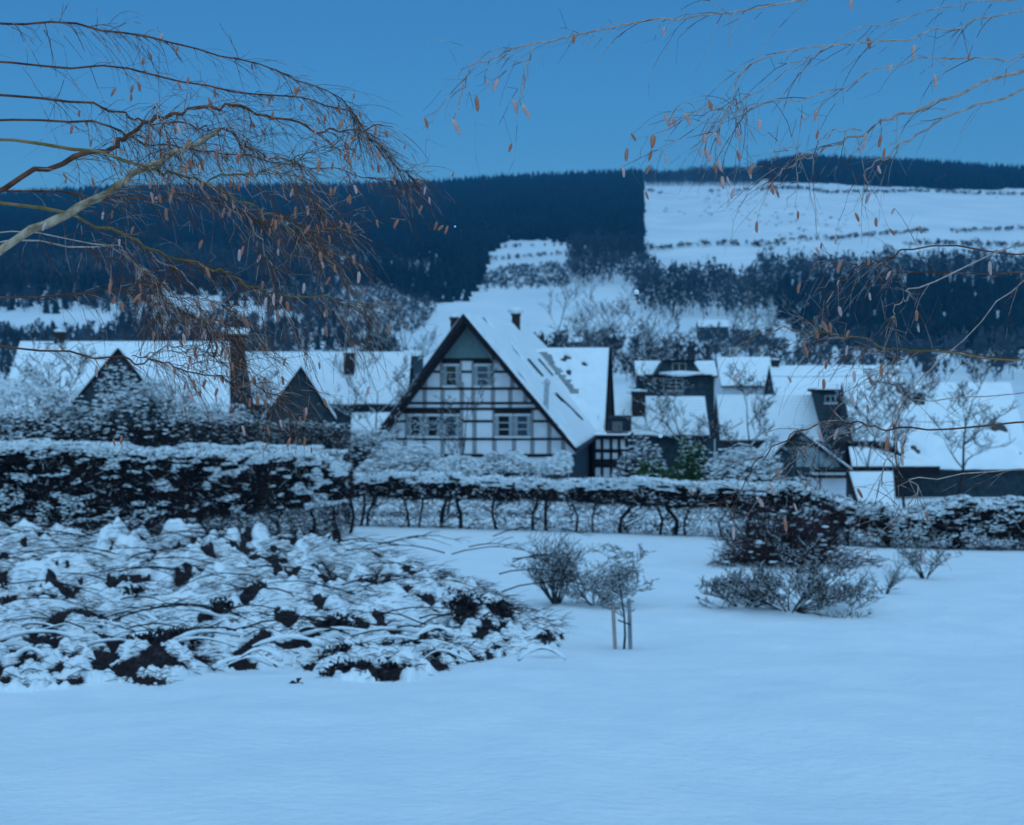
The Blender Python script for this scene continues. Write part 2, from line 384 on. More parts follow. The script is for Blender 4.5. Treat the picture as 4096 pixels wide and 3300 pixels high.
hedge_line('field_hedgerow', [(648, 192), (700, 193), (740, 192), (760, 191), (830, 194), (900, 193), (1100, 195)], 2.2, 2.2, 3.4, M['bark'], 'thin dark hedgerow crossing the top of the snowy field')
hedge_line('field_hedgerow', [(645, 250), (680, 248), (720, 246), (760, 247), (820, 247), (880, 247), (1100, 246)], 1.7, 2.2, 3.6, M['bark'], 'broken dark hedgerow along the lower edge of the snowy field')
hedge_line('field_hedgerow', [(775, 243), (830, 241), (870, 237), (920, 233), (1100, 226)], 2.0, 2.0, 3.0, M['bark'], 'short hedgerow rising to the east above the lower one', .8)
hedge_line('field_hedgerow', [(480, 262), (520, 259), (545, 256), (575, 255)], 2.0, 1.6, 2.6, M['bark'], 'thin hedgerow slanting across the small snowy clearing')
hedge_line('field_hedgerow', [(505, 249), (540, 247), (575, 247)], 2.6, 1.4, 2.2, M['bark'], 'sparse bushes under the spruce edge above the clearing', .7)
hedge_line('field_hedgerow', [(478, 292), (520, 290), (570, 288)], 2.4, 1.6, 2.4, M['bark'], 'dark line of bushes at the foot of the small clearing', .7)
sp = scatter_points(700, 1350, 9); sx = 512+F*sp[:, 0]/sp[:, 1]; sy = HY-F*sp[:, 2]/sp[:, 1]
ms = in_poly(sx, sy, [(648, 180), (1000, 184), (1000, 246), (648, 248)]) & (fbm(sp[:, 0]*.02, sp[:, 1]*.01, 55, 3) > .56) & (rs.rand(len(sp)) < .3)
o = leafless('field_scrub', sp[ms], 1.0, 1.8, M['bark'], 12, kind='stuff', size=.15, wide=.9)
tag(o, 'scattered small dark bushes poking out of the snowy field', 'bushes')

# ------------------------------------------------------------------ trees generator
def grow(p, d, L, r, lev, segs, droop=0, spread=.5, up=.15, kids=(5, 5, 6, 4), ratio=.55, maxlev=3):
    n = 5; pts_ = [p]; dd = np.array(d, float)
    for i in range(n):
        dd = dd+rs.normal(size=3)*.12+np.array([0, 0, up-droop*(i/n)*(lev > 0)])*(.35 if lev else .1); dd /= np.linalg.norm(dd)
        q_ = pts_[-1]+dd*L/n; ra = r*(1-i/n*.75); rb = r*(1-(i+1)/n*.75)
        segs.append((pts_[-1], q_, ra, rb, lev)); pts_.append(q_)
        if lev < maxlev and i >= (1 if lev else 1):
            for k in range(max(1, int(round(kids[lev]/n+rs.rand()*.6)))):
                a = rs.rand()*6.28; sdir = np.array([math.cos(a), math.sin(a), rs.uniform(-.1, .6)])
                nd = dd*(1-spread)+sdir*spread; nd /= np.linalg.norm(nd)
                grow(pts_[-1], nd, L*ratio*rs.uniform(.6, 1.1)*(1-.35*i/n), rb*.6, lev+1, segs, droop, spread, up, kids, ratio, maxlev)
def bare_tree(name, base, H, r, label, cat='tree', group=None, m='bark', snow=.5, rmin=.012, maxlev=3, spread=.55, kids=(8, 6, 6, 4), ratio=.5, up=.15, trunk_name='trunk', stems=1, lean=.3):
    root = empty(name, tuple(base), label=label, cat=cat, group=group)
    segs = []
    for s in range(stems):
        a = rs.rand()*6.28; d = np.array([0, 0, 1.]) if stems == 1 else np.array([math.cos(a)*lean, math.sin(a)*lean, 1.])
        grow(np.array([0, 0, -.1]), d/np.linalg.norm(d), H*rs.uniform(.75, 1), r, 0, segs, 0, spread, up, kids, ratio, maxlev)
    A = np.array([s[0] for s in segs]); B = np.array([s[1] for s in segs]); ra = np.maximum([s[2] for s in segs], rmin); rb = np.maximum([s[3] for s in segs], rmin*.7)
    lv = np.array([s[4] for s in segs])
    sticks(trunk_name, A[lv == 0], B[lv == 0], ra[lv == 0], rb[lv == 0], M[m], root)
    o = sticks('crown', A[lv > 0], B[lv > 0], ra[lv > 0], rb[lv > 0], M[m], root)
    if snow:
        d = B-A; hz = np.abs(d[:, 2])/(np.linalg.norm(d, axis=1)+1e-9) < .8
        k = hz & (rs.rand(len(A)) < snow) & (lv > 0)
        if k.any():
            off = np.zeros((k.sum(), 3)); off[:, 2] = ra[k]*.9
            o2 = sticks('snow', A[k]+off, B[k]+off, ra[k]*.9, ra[k]*.7, M['snow'], root, kind='stuff')
    return root

# ------------------------------------------------------------------ houses
def roof_face(px0, px1, yr, ye, D, pitch=45.):
    t = math.tan(math.radians(pitch)); a = (ye-HY)/F; b = (yr-HY)/F
    wd = (a-b)*D/(a+t); return wd, wd*t, (px1-px0)*D/F
def snow_slab(name, c00, c10, c11, c01, th, nu, nv, parent, seed=0, courses=0, bare=.0, rough=.04):
    """snow lying on a slope: c00-c10 ridge, c01-c11 eave"""
    c00, c10, c11, c01 = map(lambda a: np.array(a, float), (c00, c10, c11, c01))
    u = np.linspace(0, 1, nu)[None, :, None]; v = np.linspace(0, 1, nv)[:, None, None]
    B = (c00*(1-u)+c10*u)*(1-v)+(c01*(1-u)+c11*u)*v
    nrm = np.cross(c10-c00, c01-c00); nrm /= np.linalg.norm(nrm); nrm *= np.sign(nrm[2])
    Lu = np.linalg.norm(c10-c00); Lv = np.linalg.norm(c01-c00)
    U = u[..., 0]*Lu+0*v[..., 0]; W = v[..., 0]*Lv+0*u[..., 0]
    h = th+rough*2*(fbm(U*.8, W*.8, seed, 4)-.5)
    if courses:
        ph = (W*courses/Lv) % 1.0; h = h*(1-.0*ph)-(ph > .74)*th*1.6*(.35+.9*fbm(U*.5, W*2.0, seed+5, 3))
    if bare: h = h-np.clip(fbm(U*.55, W*.55, seed+9, 4)-(1-bare), 0, 1)*th*14
    dirv = (c01-c00)/Lv; B = B+dirv*(np.clip(v-.8, 0, 1)*5*.16*(fbm(U*1.3, U*0+3, seed+3, 4)[..., None]-.35))
    ed = np.minimum(np.minimum(U, Lu-U), np.minimum(W, Lv-W)); h = h*np.clip(ed/.12+.3, 0, 1)
    T = B+nrm*h[..., None]; bot = B-nrm*.01
    V = np.concatenate([T.reshape(-1, 3)]); idx = np.arange(nu*nv).reshape(nv, nu)
    q = np.stack([idx[:-1, :-1], idx[:-1, 1:], idx[1:, 1:], idx[1:, :-1]], -1).reshape(-1, 4)
    return mesh_np(name, V, None, q, M['snow'], parent, smooth=True)
def add_window(root, cx, z0, wd, ht, y, fm='frame', rows=2, cols=2, frame=.07, sill=True, dpt=.06, nrm=-1):
    """window in an x-z wall at local y, looking towards -y"""
    w_ = empty('window', (0, 0, 0)); w_.parent = root
    f = MB(); x0, x1, z1 = cx-wd/2, cx+wd/2, z0+ht
    f.box(x0, x0+frame, y-dpt, y+.03, z0, z1); f.box(x1-frame, x1, y-dpt, y+.03, z0, z1)
    f.box(x0+frame, x1-frame, y-dpt, y+.03, z0, z0+frame); f.box(x0+frame, x1-frame, y-dpt, y+.03, z1-frame, z1)
    f.build('frame', M[fm], w_)
    iw = (wd-2*frame)/cols; ih = (ht-2*frame)/rows
    for i in range(cols):
        for j in range(rows):
            p = MB(); p.box(x0+frame+i*iw+.015, x0+frame+(i+1)*iw-.015, y-.012, y+.004, z0+frame+j*ih+.015, z0+frame+(j+1)*ih-.015); p.build('pane', M['glass'], w_)
    m_ = MB()
    for i in range(1, cols): m_.box(x0+frame+i*iw-.02, x0+frame+i*iw+.02, y-dpt*.8, y+.01, z0+frame, z1-frame)
    for j in range(1, rows):
        for i in range(cols): m_.box(x0+frame+i*iw+.02, x0+frame+(i+1)*iw-.02, y-dpt*.7, y+.01, z0+frame+j*ih-.02, z0+frame+j*ih+.02)
    if m_.v: m_.build('muntin', M['frame'], w_)
    if sill:
        s_ = MB(); s_.box(x0-.06, x1+.06, y-dpt-.08, y, z0-.07, z0-.005); s_.build('sill', M['frame'], w_)
    return w_
def chimney(root, x, y, z0, z1, wx=.6, wy=.6, m='brick', name='chimney'):
    c = MB(); c.box(x-wx/2, x+wx/2, y-wy/2, y+wy/2, z0, z1-.12); c.box(x-wx/2-.06, x+wx/2+.06, y-wy/2-.06, y+wy/2+.06, z1-.12, z1)
    o = c.build(name, M[m], root)
    s = blobs('snow_cap', [(x, y, z1+.06)], [(wx*.75, wy*.75, .14)], M['snow'], o, jit=.1)
    return o
def side_house(name, label, px0, px1, yr, ye, D, pitch=45, rz=0.0, wall='plaster', roofm='tile', over=.35, courses=0, bare=.0, chims=(), windows=(), cat='house', wall_to=None, group=None, hip=False, snowth=.10, seed=0):
    """long side of the roof faces the camera"""
    wd, rh, L = roof_face(px0, px1, yr, ye, D, pitch)
    c = P((px0+px1)/2, yr, D); root = empty(name, (c[0], c[1], c[2]), rz, label=label, cat=cat, group=group)
    gz = min(float(terrain(c[0], D-wd))-c[2]-.3, -rh-2.4)
    t = math.tan(math.radians(pitch)); wy = wd-over; x0, x1 = -L/2+over*.6, L/2-over*.6; zt = -rh+over*t-.12
    b = MB(); 
    b.extrude([(x0, -wy, gz), (x0, wy, gz), (x0, wy, zt), (x0, 0, -.15), (x0, -wy, zt)], (x1-x0, 0, 0)); b.build('wall', M[wall], root)
    r = MB()
    for s in (-1, 1):
        r.extrude([(-L/2, 0, 0), (-L/2, s*wd, -rh), (-L/2, s*(wd-.02), -rh-.14), (-L/2, 0, -.14)], (L, 0, 0))
    rf = r.build('roof', M[roofm], root)
    ins = hip and .0
    nn = int(L/.16)+2
    snow_slab('snow', (-L/2+.02, 0, .0), (L/2-.02, 0, 0), (L/2-.02, -wd+.03, -rh+.02), (-L/2+.02, -wd+.03, -rh+.02), snowth, nn, (courses*9+1) if courses else 40, rf, seed, courses, bare)
    snow_slab('snow', (L/2-.02, 0, .0), (-L/2+.02, 0, 0), (-L/2+.02, wd-.03, -rh+.02), (L/2-.02, wd-.03, -rh+.02), snowth, 20, 12, rf, seed+1)
    g = MB(); g.cyl((-L/2, -wd-.05, -rh-.06), (L/2, -wd-.05, -rh-.06), .075, n=8); g.build('gutter', M['iron'], rf)
    for (cpx, cyt, cw, off) in chims:
        x = (cpx-(px0+px1)/2)*D/F; z1 = (HY-cyt)*(D-off)/F-c[2]
        chimney(rf, x, -off, -abs(off)*t-.4, z1, cw, .6)
    for (wx, wz, ww, wh) in windows:
        add_window(root, wx*L/2, -rh-wz, ww, wh, -wy, rows=2, cols=2)
    return root, wd, rh, L
def gable_house(name, label, pxa, ya, pxl, pxr, yb, D, depth=9, rz=0.0, wall='slate_wall', cat='house', snowth=.12, windows=(), seed=0, verge=.16, group=None, cladding=True):
    """gable end faces the camera: apex (pxa, ya), eaves at pxl / pxr on row yb"""
    c = P(pxa, ya, D); root = empty(name, tuple(c), rz, label=label, cat=cat, group=group)
    xl = (pxl-pxa)*D/F; xr = (pxr-pxa)*D/F; h = (yb-ya)*D/F
    gz = min(float(terrain(c[0], D))-c[2]-.3, -h-2)
    b = MB(); f = .93
    b.extrude([(xl*f, .25, -h*f-.1), (xl*f, .25, gz), (xr*f, .25, gz), (xr*f, .25, -h*f-.1), (0, .25, -.12)][::-1], (0, depth-.5, 0)); b.build('wall', M[wall], root)
    if cladding:
        k = MB(); n = int(h*f/.3)
        for i in range(n):
            z1 = -.3-i*.3; z0 = z1-.27
            if z0 < -h*f: break
            a1 = -z0/h; k.extrude([(xl*a1*f+.05*0+.08, .23, z0), (xr*a1*f-.08, .23, z0), (xr*(-z1/h)*f-.08, .235, z1), (xl*(-z1/h)*f+.08, .235, z1)], (0, .018, 0))
        k.build('slate_course', M[wall], root, kind='stuff')
    r = MB()
    for x in (xl, xr):
        r.extrude([(0, 0, 0), (x, 0, -h), (x, 0, -h-.14), (0, 0, -.16)], (0, depth, 0))
    rf = r.build('roof', M['slate'], root)
    bb = MB()
    for x in (xl, xr): bb.bar((0, -.02, -.12), (x, -.02, -h-.12), verge, up=(0, 1, 0), th=.05)
    bb.build('verge_board', M['timber'], rf)
    for x in (xl, xr):
        snow_slab('snow', (0, .0, .0), (0, depth, 0), (x, depth, -h), (x, 0, -h), snowth, 30, 24, rf, seed)
    for (wx, wz, ww, wh) in windows: add_window(root, wx, -wz, ww, wh, .22)
    return root

# ---- main half-timbered house -------------------------------------------------
D0 = 88.0
ax = np.array([196./F, 1., 0.]); ax /= np.linalg.norm(ax)      # ridge direction, away from us
rt = np.array([ax[1], -ax[0], 0.])
A0 = P(463, 314, D0); RZ = math.atan2(rt[1], rt[0])
house = empty('half_timbered_house', tuple(A0), RZ, label='large half-timbered farmhouse with steep snowy roof and grey boarded gable top', cat='house')
def on_plane(px, py, d):
    """pixel -> local (s, z) on the plane parallel to the gable, d metres behind the verge"""
    r = np.array([(px-512)/F, 1., -(py-HY)/F]); p0 = A0+ax*d; t = p0.dot(ax)/r.dot(ax); q_ = r*t-A0
    return float(q_.dot(rt)), float(q_[2])
U = lambda u, v, d=1.0: on_plane(354+u*.1276, 306.5+v*.1276, d)
sL, zL = on_plane(367, 446, 0); sR, zR = on_plane(576, 448, 0)
kl = zL/sL; kr = zR/sR                   # slopes
LR = 24.0; LE = 34.0
zE = min(zL, zR); sL = zE/kl; sR = zE/kr
T = .24
r = MB()
def slab(pl, dz): 
    r.extrude([tuple(p) for p in pl], (0, 0, -dz))
# main roof planes (with a small half-hip at the far end)
HD = 4.5
r.extrude([(0, 0, 0), (sR, 0, zE), (sR, LE, zE), (sR*.42, LE, zE*.42), (0, LE-HD, 0)], (0, 0, -T*1.3))
r.extrude([(0, 0, -.005), (0, LE-HD, -.005), (sL*.42, LE, zE*.42), (sL, LE, zE), (sL, 0, zE)], (0, 0, -T*1.3))
roof = r.build('roof', M['tile'], house)
hp = MB(); hp.extrude([(0, LE-HD, .0), (sR*.42, LE, zE*.42), (sL*.42, LE, zE*.42)], (0, 0, -.15)); hp.build('half_hip', M['tile'], house)
# snow on the right slope, left slope
snow_slab('snow', (0.0, .03, .0), (0, LE-HD, 0), (sR, LE-HD, zE), (sR, .03, zE), .11, 130, 60, roof, 4, 0, .35, .05)
snow_slab('snow', (0.0, .03, .0), (0, LE-HD, 0), (sL, LE-HD, zE), (sL, .03, zE), .11, 60, 30, roof, 5)
# far end snow triangle
mesh_np('snow', [(0, LE-HD, .12), (sR*.42, LE, zE*.42+.12), (sR, LE, zE+.1), (sR, LE-HD, zE+.1)], None, [(0, 1, 2, 3)], M['snow'], roof)
# verge boards on both sides, deep dark overhang on the left
vb = MB()
nv_l = np.array([-kl, 0, 1.])/math.hypot(1, kl); nv_r = np.array([-kr, 0, 1.])/math.hypot(1, kr)
vl = MB(); vl.extrude([(0, 0, -.02), (0, 0, -.62), (sL*.93, 0, zE*.93-.50), (sL, 0, zE-.28), (sL, 0, zE-.02)], (0, .05, 0)); vl.build('verge_board', M['timber'], roof)
vl = MB(); vl.extrude([(0.02, -.01, -.02), (sR, -.01, zE-.02), (sR, -.01, zE-.26), (sR*.93, -.01, zE*.93-.36), (.02, -.01, -.46)], (0, .05, 0)); vl.build('verge_board', M['timber'], roof)
# second layer: rafter ends / soffit
so = MB(); so.extrude([(0, .05, -.55), (0, .05, -.8), (sL*.96, .05, zE*.96-.62), (sL*.96, .05, zE*.96-.38)], (0, .85, 0)); so.build('soffit', M['timber'], roof)
gt = MB(); gt.cyl((sR+.08, 0.1, zE-.05), (sR+.08, LE, zE-.05), .09, n=8); gt.build('gutter', M['iron'], roof)
# walls
DW = 1.0
inl = lambda s: s*kl if s < 0 else s*kr
wl, wr = sL*.93, sR*.93; gz = float(terrain(A0[0], D0))-A0[2]-.4
wall = MB(); wall.extrude([(wl, DW, gz), (wr, DW, gz), (wr, DW, wr*kr-.25), (0, DW, -.3), (wl, DW, wl*kl-.25)], (0, LE-2, 0)); wall.build('wall', M['plaster'], house)
# side wall of dark boards on the right under the eave
sw = MB()
for i in range(60):
    d_ = DW+.1+i*.27; sw.box(wr+.002, wr+.04+.012*(i % 2), d_, d_+.25, gz, wr*kr-.3)
sw.build('side_boards', M['wood_blue'], house, kind='stuff')
# infill panels + timber
def clip_tri(poly):
    """keep the part below the two roof slopes"""
    def cl(pl, f):
        out = []
        for i in range(len(pl)):
            a, b = pl[i], pl[(i+1) % len(pl)]; fa, fb = f(a), f(b)
            if fa >= 0: out.append(a)
            if (fa >= 0) != (fb >= 0):
                t = fa/(fa-fb); out.append((a[0]+(b[0]-a[0])*t, a[1]+(b[1]-a[1])*t))
        return out
    pl = cl(poly, lambda p: (p[0]*kl-.62)-p[1])
    if len(pl) > 2: pl = cl(pl, lambda p: (p[0]*kr-.42)-p[1])
    return pl
def uv_rect(u0, u1, v0, v1):
    a = U(u0, v0); b = U(u1, v0); c = U(u1, v1); d = U(u0, v1); return [d, c, b, a]
def piece(name, u0, u1, v0, v1, m, d0, th, parent=house, bevel=0, inset=0):
    pl = clip_tri(uv_rect(u0, u1, v0, v1))
    if len(pl) < 3: return None
    a = 0
    for i in range(len(pl)): a += pl[i][0]*pl[(i+1) % len(pl)][1]-pl[(i+1) % len(pl)][0]*pl[i][1]
    if abs(a)/2 < .02: return None
    mb = MB(); mb.extrude([(p[0], DW-d0, p[1]) for p in pl], (0, th, 0)); return mb.build(name, m, parent)
wins = [(705, 820, 450, 632), (950, 1072, 450, 632), (430, 532, 842, 1028), (566, 672, 842, 1028), (702, 822, 842, 1028), (1112, 1240, 840, 1028), (1262, 1380, 840, 1028)]
rows_ = [((430, 503), [-100, 690, 830, 938, 1082, 2000], 0), ((520, 634), [-100, 560, 690, 830, 938, 1082, 1240, 2000], 0), ((652, 748), [-100, 555, 695, 845, 935, 1090, 1225, 1345, 2000], 0),
         ((766, 792), [-100, 555, 695, 845, 935, 1090, 1225, 2000], 0), ((812, 890), [-100, 415, 550, 688, 842, 945, 1100, 1250, 1392, 1530, 2000], 1), ((907, 1030), [-100, 415, 550, 688, 842, 945, 1100, 1250, 1392, 1530, 2000], 1),
         ((1047, 1155), [-100, 260, 400, 550, 695, 845, 945, 1100, 1255, 1398, 1530, 1640, 2000], 1)]
PW = 17
for (v0, v1), posts, _ in rows_:
    for a, b in zip(posts[:-1], posts[1:]):
        mid = (max(a, 300)+min(b, 1600))/2
        hit = [w_ for w_ in wins if w_[0]-30 < (a+b)/2 < w_[1]+30 and w_[2] < (v0+v1)/2 < w_[3]]
        if hit: continue
        piece('infill_panel', a+PW, b-PW, v0+1, v1-1, M['plaster'], .035, .035)
    for u in posts[1:-1]:
        piece('post', u-PW, u+PW, v0-2, v1+2, M['post'], .06, .06)
for u0, u1, v0, v1 in [(560, 1200, 404, 424), (690, 832, 424, 446), (936, 1088, 424, 446), (540, 678, 503, 520), (842, 926, 503, 520), (1094, 1230, 503, 520), (400, 1400, 634, 653),
                       (380, 1460, 748, 767), (380, 1460, 792, 812), (380, 832, 812, 838), (1100, 1392, 812, 838), (230, 410, 890, 908), (852, 1092, 890, 908), (1398, 1600, 890, 908),
                       (100, 1700, 1029, 1048), (100, 1720, 1155, 1180)]:
    piece('beam', u0, u1, v0, v1, M['timber'], .085, .085)
# lintels above windows sit in the row already; windows
for (u0, u1, v0, v1) in wins:
    s0, z1 = U(u0, v0); s1, z0 = U(u1, v1)
    w_ = empty('window'); w_.parent = house; wd = s1-s0; ht = z1-z0
    f = MB(); e = .18*wd; y0, y1 = DW-.11, DW
    f.box(s0, s0+e, y0, y1, z0+.1, z1-.12); f.build('side_frame', M['frame_blue'], w_); f = MB(); f.box(s1-e, s1, y0, y1, z0+.1, z1-.12); f.build('side_frame', M['frame_blue'], w_)
    f = MB(); f.box(s0-.04, s1+.04, y0-.03, y1, z1-.12, z1); f.build('head', M['frame'], w_)
    f = MB(); f.box(s0-.06, s1+.06, y0-.09, y1, z0-.02, z0+.1); f.build('sill', M['frame'], w_)
    hh = (ht-.22)/3
    for j in range(3):
        f = MB(); f.box(s0+e+.01, s1-e-.01, DW-.06, DW-.03, z0+.1+j*hh+.02, z0+.1+(j+1)*hh-.02); f.build('pane', M['glass' if u0 not in (950, 1262, 702) else 'glass_blue'], w_)
    for j in (1, 2):
        f = MB(); f.box(s0+e, s1-e, DW-.1, DW-.02, z0+.1+j*hh-.02, z0+.1+j*hh+.02); f.build('muntin', M['frame'], w_)
# boarded top
bd = MB(); s0, zb = U(640, 404); s1, _ = U(1085, 404); n = 46
for i in range(n):
    a = s0+(s1-s0)*i/n; b = a+(s1-s0)/n*.86; za = min(a*kl-.62 if a < 0 else a*kr-.42, -.5); zc = min(b*kl-.62 if b < 0 else b*kr-.42, -.5)
    bd.extrude([(a, DW-.1-.015*(i % 2), zb), (b, DW-.1-.015*(i % 2), zb), (b, DW-.1-.015*(i % 2), max(zc, zb+.01)), (a, DW-.1-.015*(i % 2), max(za, zb+.01))], (0, .03, 0))
bd.build('gable_boards', M['boards'], house, kind='stuff')
bk = MB(); bk.extrude([(s0-.2, DW-.07, zb), (s1+.2, DW-.07, zb), (s1+.2, DW-.07, max((s1+.2)*kr-.4, zb+.05)), (0, DW-.07, -.5), (s0-.2, DW-.07, max((s0-.2)*kl-.5, zb+.05))], (0, .05, 0)); bk.build('board_backing', M['timber'], house)
# finial piece


# right slope helper: pixel -> point on the right roof plane (local coordinates)
def on_slope(px, py, lift=.0):
    nrm = np.cross(np.array([0, 1, 0.]), np.array([1, 0, kr])); nrm /= np.linalg.norm(nrm); nrm *= np.sign(nrm[2])
    nw = rt*nrm[0]+ax*nrm[1]+np.array([0, 0, nrm[2]])
    r_ = np.array([(px-512)/F, 1., -(py-HY)/F]); t = (A0+nw*lift).dot(nw)/r_.dot(nw); q_ = r_*t-A0
    return np.array([q_.dot(rt), q_.dot(ax), q_[2]]), nrm
for a, b in (((526, 360.5), (541, 378)), ((536.5, 360.5), (551, 377.5))):
    p, nn_ = on_slope(*a); q_, _ = on_slope(*b)
    sk = MB(); sk.bar(p+nn_*.15, q_+nn_*.15, .20, up=nn_, th=.16); sk.build('skylight', M['iron'], roof)
p, nn_ = on_slope(555, 395.5); q_, _ = on_slope(580.5, 420.5)
sk = MB(); sk.bar(p+nn_*.12, q_+nn_*.12, .26, up=nn_, th=.14); sk.build('snow_guard', M['iron'], roof)
p, nn_ = on_slope(547, 412); 
fl = MB(); fl.cyl(p-nn_*.1, p+np.array([0, 0, 1.7]), .14, n=10); fl.cyl(p+np.array([0, 0, 1.6]), p+np.array([0, 0, 1.85]), .24, .05, n=10); fl.build('flue_pipe', M['metal'], roof)
# chimneys
c = on_plane(516, 312, 21.5); ch = chimney(roof, c[0], 21.5, -1.6, c[1]-.12, .5, .7); blobs('snow_cap', [(c[0], 21.5, c[1]+.1)], [(.62, .6, .24)], M['snow'], ch, jit=.08)
c = on_plane(454.5, 317.5, 6); chimney(roof, c[0], 6, -2.6, c[1], .42, .5)
# cross wing --------------------------------------------------------------------
wing = empty('cross_wing'); wing.parent = house
DR = (A0[1], 108.8); dR = (108.8-A0[1])/ax[1]; dR = dR+0.0
zW = (HY-348)*108.8/F-A0[2]
sW = (P(609, 348, 108.8)-A0).dot(rt); dR = (P(609, 348, 108.8)-A0).dot(ax)
pw = P(603, 433, 104.0)-A0; dF = pw.dot(ax); zF = pw[2]
dB = 2*dR-dF; s_in = 0.3*sR
rw = MB()
s_v = zW/kr   # where the wing ridge meets the slope
rw.extrude([(s_v-.3, dR, zW), (sW, dR, zW), (sW, dF, zF), (zF/kr-.3, dF, zF)], (0, 0, -.22))
rw.extrude([(s_v-.3, dR, zW-.004), (zF/kr-.3, dB, zF), (sW, dB, zF), (sW, dR, zW-.004)], (0, 0, -.22))
rwo = rw.build('wing_roof', M['tile'], wing)
snow_slab('snow', (s_v, dR, zW), (sW, dR, zW), (sW, dF, zF), (zF/kr, dF, zF), .13, 70, 70, wing, 14, 0, .335, .05)
snow_slab('snow', (s_v, dR, zW), (sW, dR, zW), (sW, dB, zF), (zF/kr, dB, zF), .12, 20, 20, wing, 15)
ww = MB(); ww.extrude([(sW-.35, dF+.5, gz), (sW-.35, dB-.5, gz), (sW-.35, dB-.5, zF+.3), (sW-.35, dR, zW-.4), (sW-.35, dF+.5, zF+.3)], (-(sW-sR)-.5, 0, 0)); ww.build('wing_wall', M['slate_wall'], wing)
vb = MB(); vb.bar((sW+.02, dR, zW-.15), (sW+.02, dF, zF-.15), .08, up=(1, 0, 0), th=.3); vb.bar((sW+.02, dR, zW-.15), (sW+.02, dB, zF-.15), .08, up=(1, 0, 0), th=.3); vb.build('verge_board', M['timber'], wing)
# step flashing along the valley
v0_ = np.array([s_v, dR, zW]); v1_ = np.array([zF/kr, dF, zF]); wn = np.cross([1, 0, 0], v1_*[0, 1, 1]-v0_*[0, 1, 1]); wn = wn/np.linalg.norm(wn); wn *= np.sign(wn[2])
for i in range(18):
    t = .08+.50*i/18; p = v0_+(v1_-v0_)*t+wn*.17+np.array([.15+.1*rs.rand(), 0, 0])
    k = MB(); k.bar(p, p+np.array([.35+.35*rs.rand(), 0, 0]), .07, up=wn, th=.05); k.build('valley_tile', M['slate'], wing)

# timber annex with balcony -----------------------------------------------------
DA = 101.0
an = empty('timber_annex', tuple(P(609, 474, DA)), RZ, label='low half-timbered annex with balcony beside the big snowy roof', cat='annex')
ax0, ax1 = (593-609)*DA/F, (627-609)*DA/F; zt_ = (474-436)*DA/F; gza = float(terrain(P(609, 474, DA)[0], DA))-P(609, 474, DA)[2]-.3
b = MB(); b.box(ax0, ax1, .1, 4.2, gza, zt_-.15); b.build('wall', M['slate_wall'], an)
b = MB(); b.box(ax0-.25, ax1+.2, -.35, 4.4, zt_-.15, zt_+.05); b.build('flat_roof', M['timber'], an)
snow_slab('snow', (ax0-.2, 4.3, zt_+.05), (ax1+.15, 4.3, zt_+.05), (ax1+.15, -.3, zt_+.05), (ax0-.2, -.3, zt_+.05), .10, 30, 30, an, 33)
def ay(py): return (474-py)*DA/F
def axx(px): return (px-609)*DA/F
for y0, y1 in ((449.5, 452), (459.5, 462), (463, 467.5)):
    b = MB(); b.box(axx(593), axx(626), .0, .09, ay(y1), ay(y0)); b.build('beam', M['timber'], an)
for px_ in (594, 602, 611, 619, 626.5):
    b = MB(); b.box(axx(px_)-.09, axx(px_)+.09, .005, .085, gza, zt_-.16); b.build('post', M['timber'], an)
for x0, x1, y0, y1 in ((596, 601, 439.5, 449), (603.5, 609.5, 439.5, 449), (612.5, 617.5, 439.5, 449), (603.5, 609.5, 453, 459), (612.5, 617.5, 453, 459), (596, 601, 453, 459), (595.5, 601, 468, 478), (603.5, 609.5, 468, 478), (612.5, 618, 468, 478), (620.5, 625, 439.5, 449)):
    b = MB(); b.box(axx(x0), axx(x1), .04, .1, ay(y1), ay(y0)); b.build('infill_panel', M['plaster'], an)
bl = empty('balcony'); bl.parent = an
b = MB(); b.box(axx(606), axx(628), .6, .66, ay(420.4), ay(419)); b.box(axx(606), axx(628), .6, .66, ay(434), ay(432.4)); b.build('rail', M['timber'], bl)
for i in range(9):
    x = axx(606.5+i*2.6); b = MB(); b.box(x-.035, x+.035, .61, .65, ay(432.5), ay(420.4)); b.build('baluster', M['timber'], bl)
b = MB(); b.box(axx(610), axx(620), 1.9, 2.3, ay(434), ay(423)); b.build('box_seat', M['post'], bl)
b = MB(); b.box(axx(605), axx(629), 3.0, 3.2, ay(434), ay(417)); b.build('back_wall', M['slate_wall'], bl)

# ------------------------------------------------------------------ the village round it
side_house('village_house', 'long snow-covered roof at far west beside the tall brick chimney', 20, 243, 341.5, 419, 100, 44, 0, 'slate_wall', courses=0, bare=.22, seed=41, chims=((60, 332, .6, 0),))
gable_house('village_house', 'dark slate gable hidden by bushes in front of the westernmost roof', 118, 348, 66, 166, 412, 92, 7, rz=.24, seed=42)
side_house('village_house', 'snowy roof with rows of tiles showing through beside the pointed dark gable', 238, 412, 352, 405, 117, 44, -.02, 'slate_wall', courses=17, bare=.1, chims=((352, 353, .75, 1.5),), seed=43)
gable_house('village_house', 'narrow pointed gable clad in dark slate between two snowy roofs', 301, 366, 262, 336, 420, 96, 4, rz=.13, seed=44, verge=.08)
side_house('village_house', 'low snow-roofed building half hidden behind the farmhouse left verge', 352, 395, 413, 433, 104, 35, 0, 'slate_wall', seed=45)
tc = empty('tall_chimney', tuple(ground_at(237.5, 88)), label='tall dark brick chimney with snowy cap standing before the long roof', cat='chimney')
hz = P(0, 333, 88)[2]-ground_at(237.5, 88)[2]
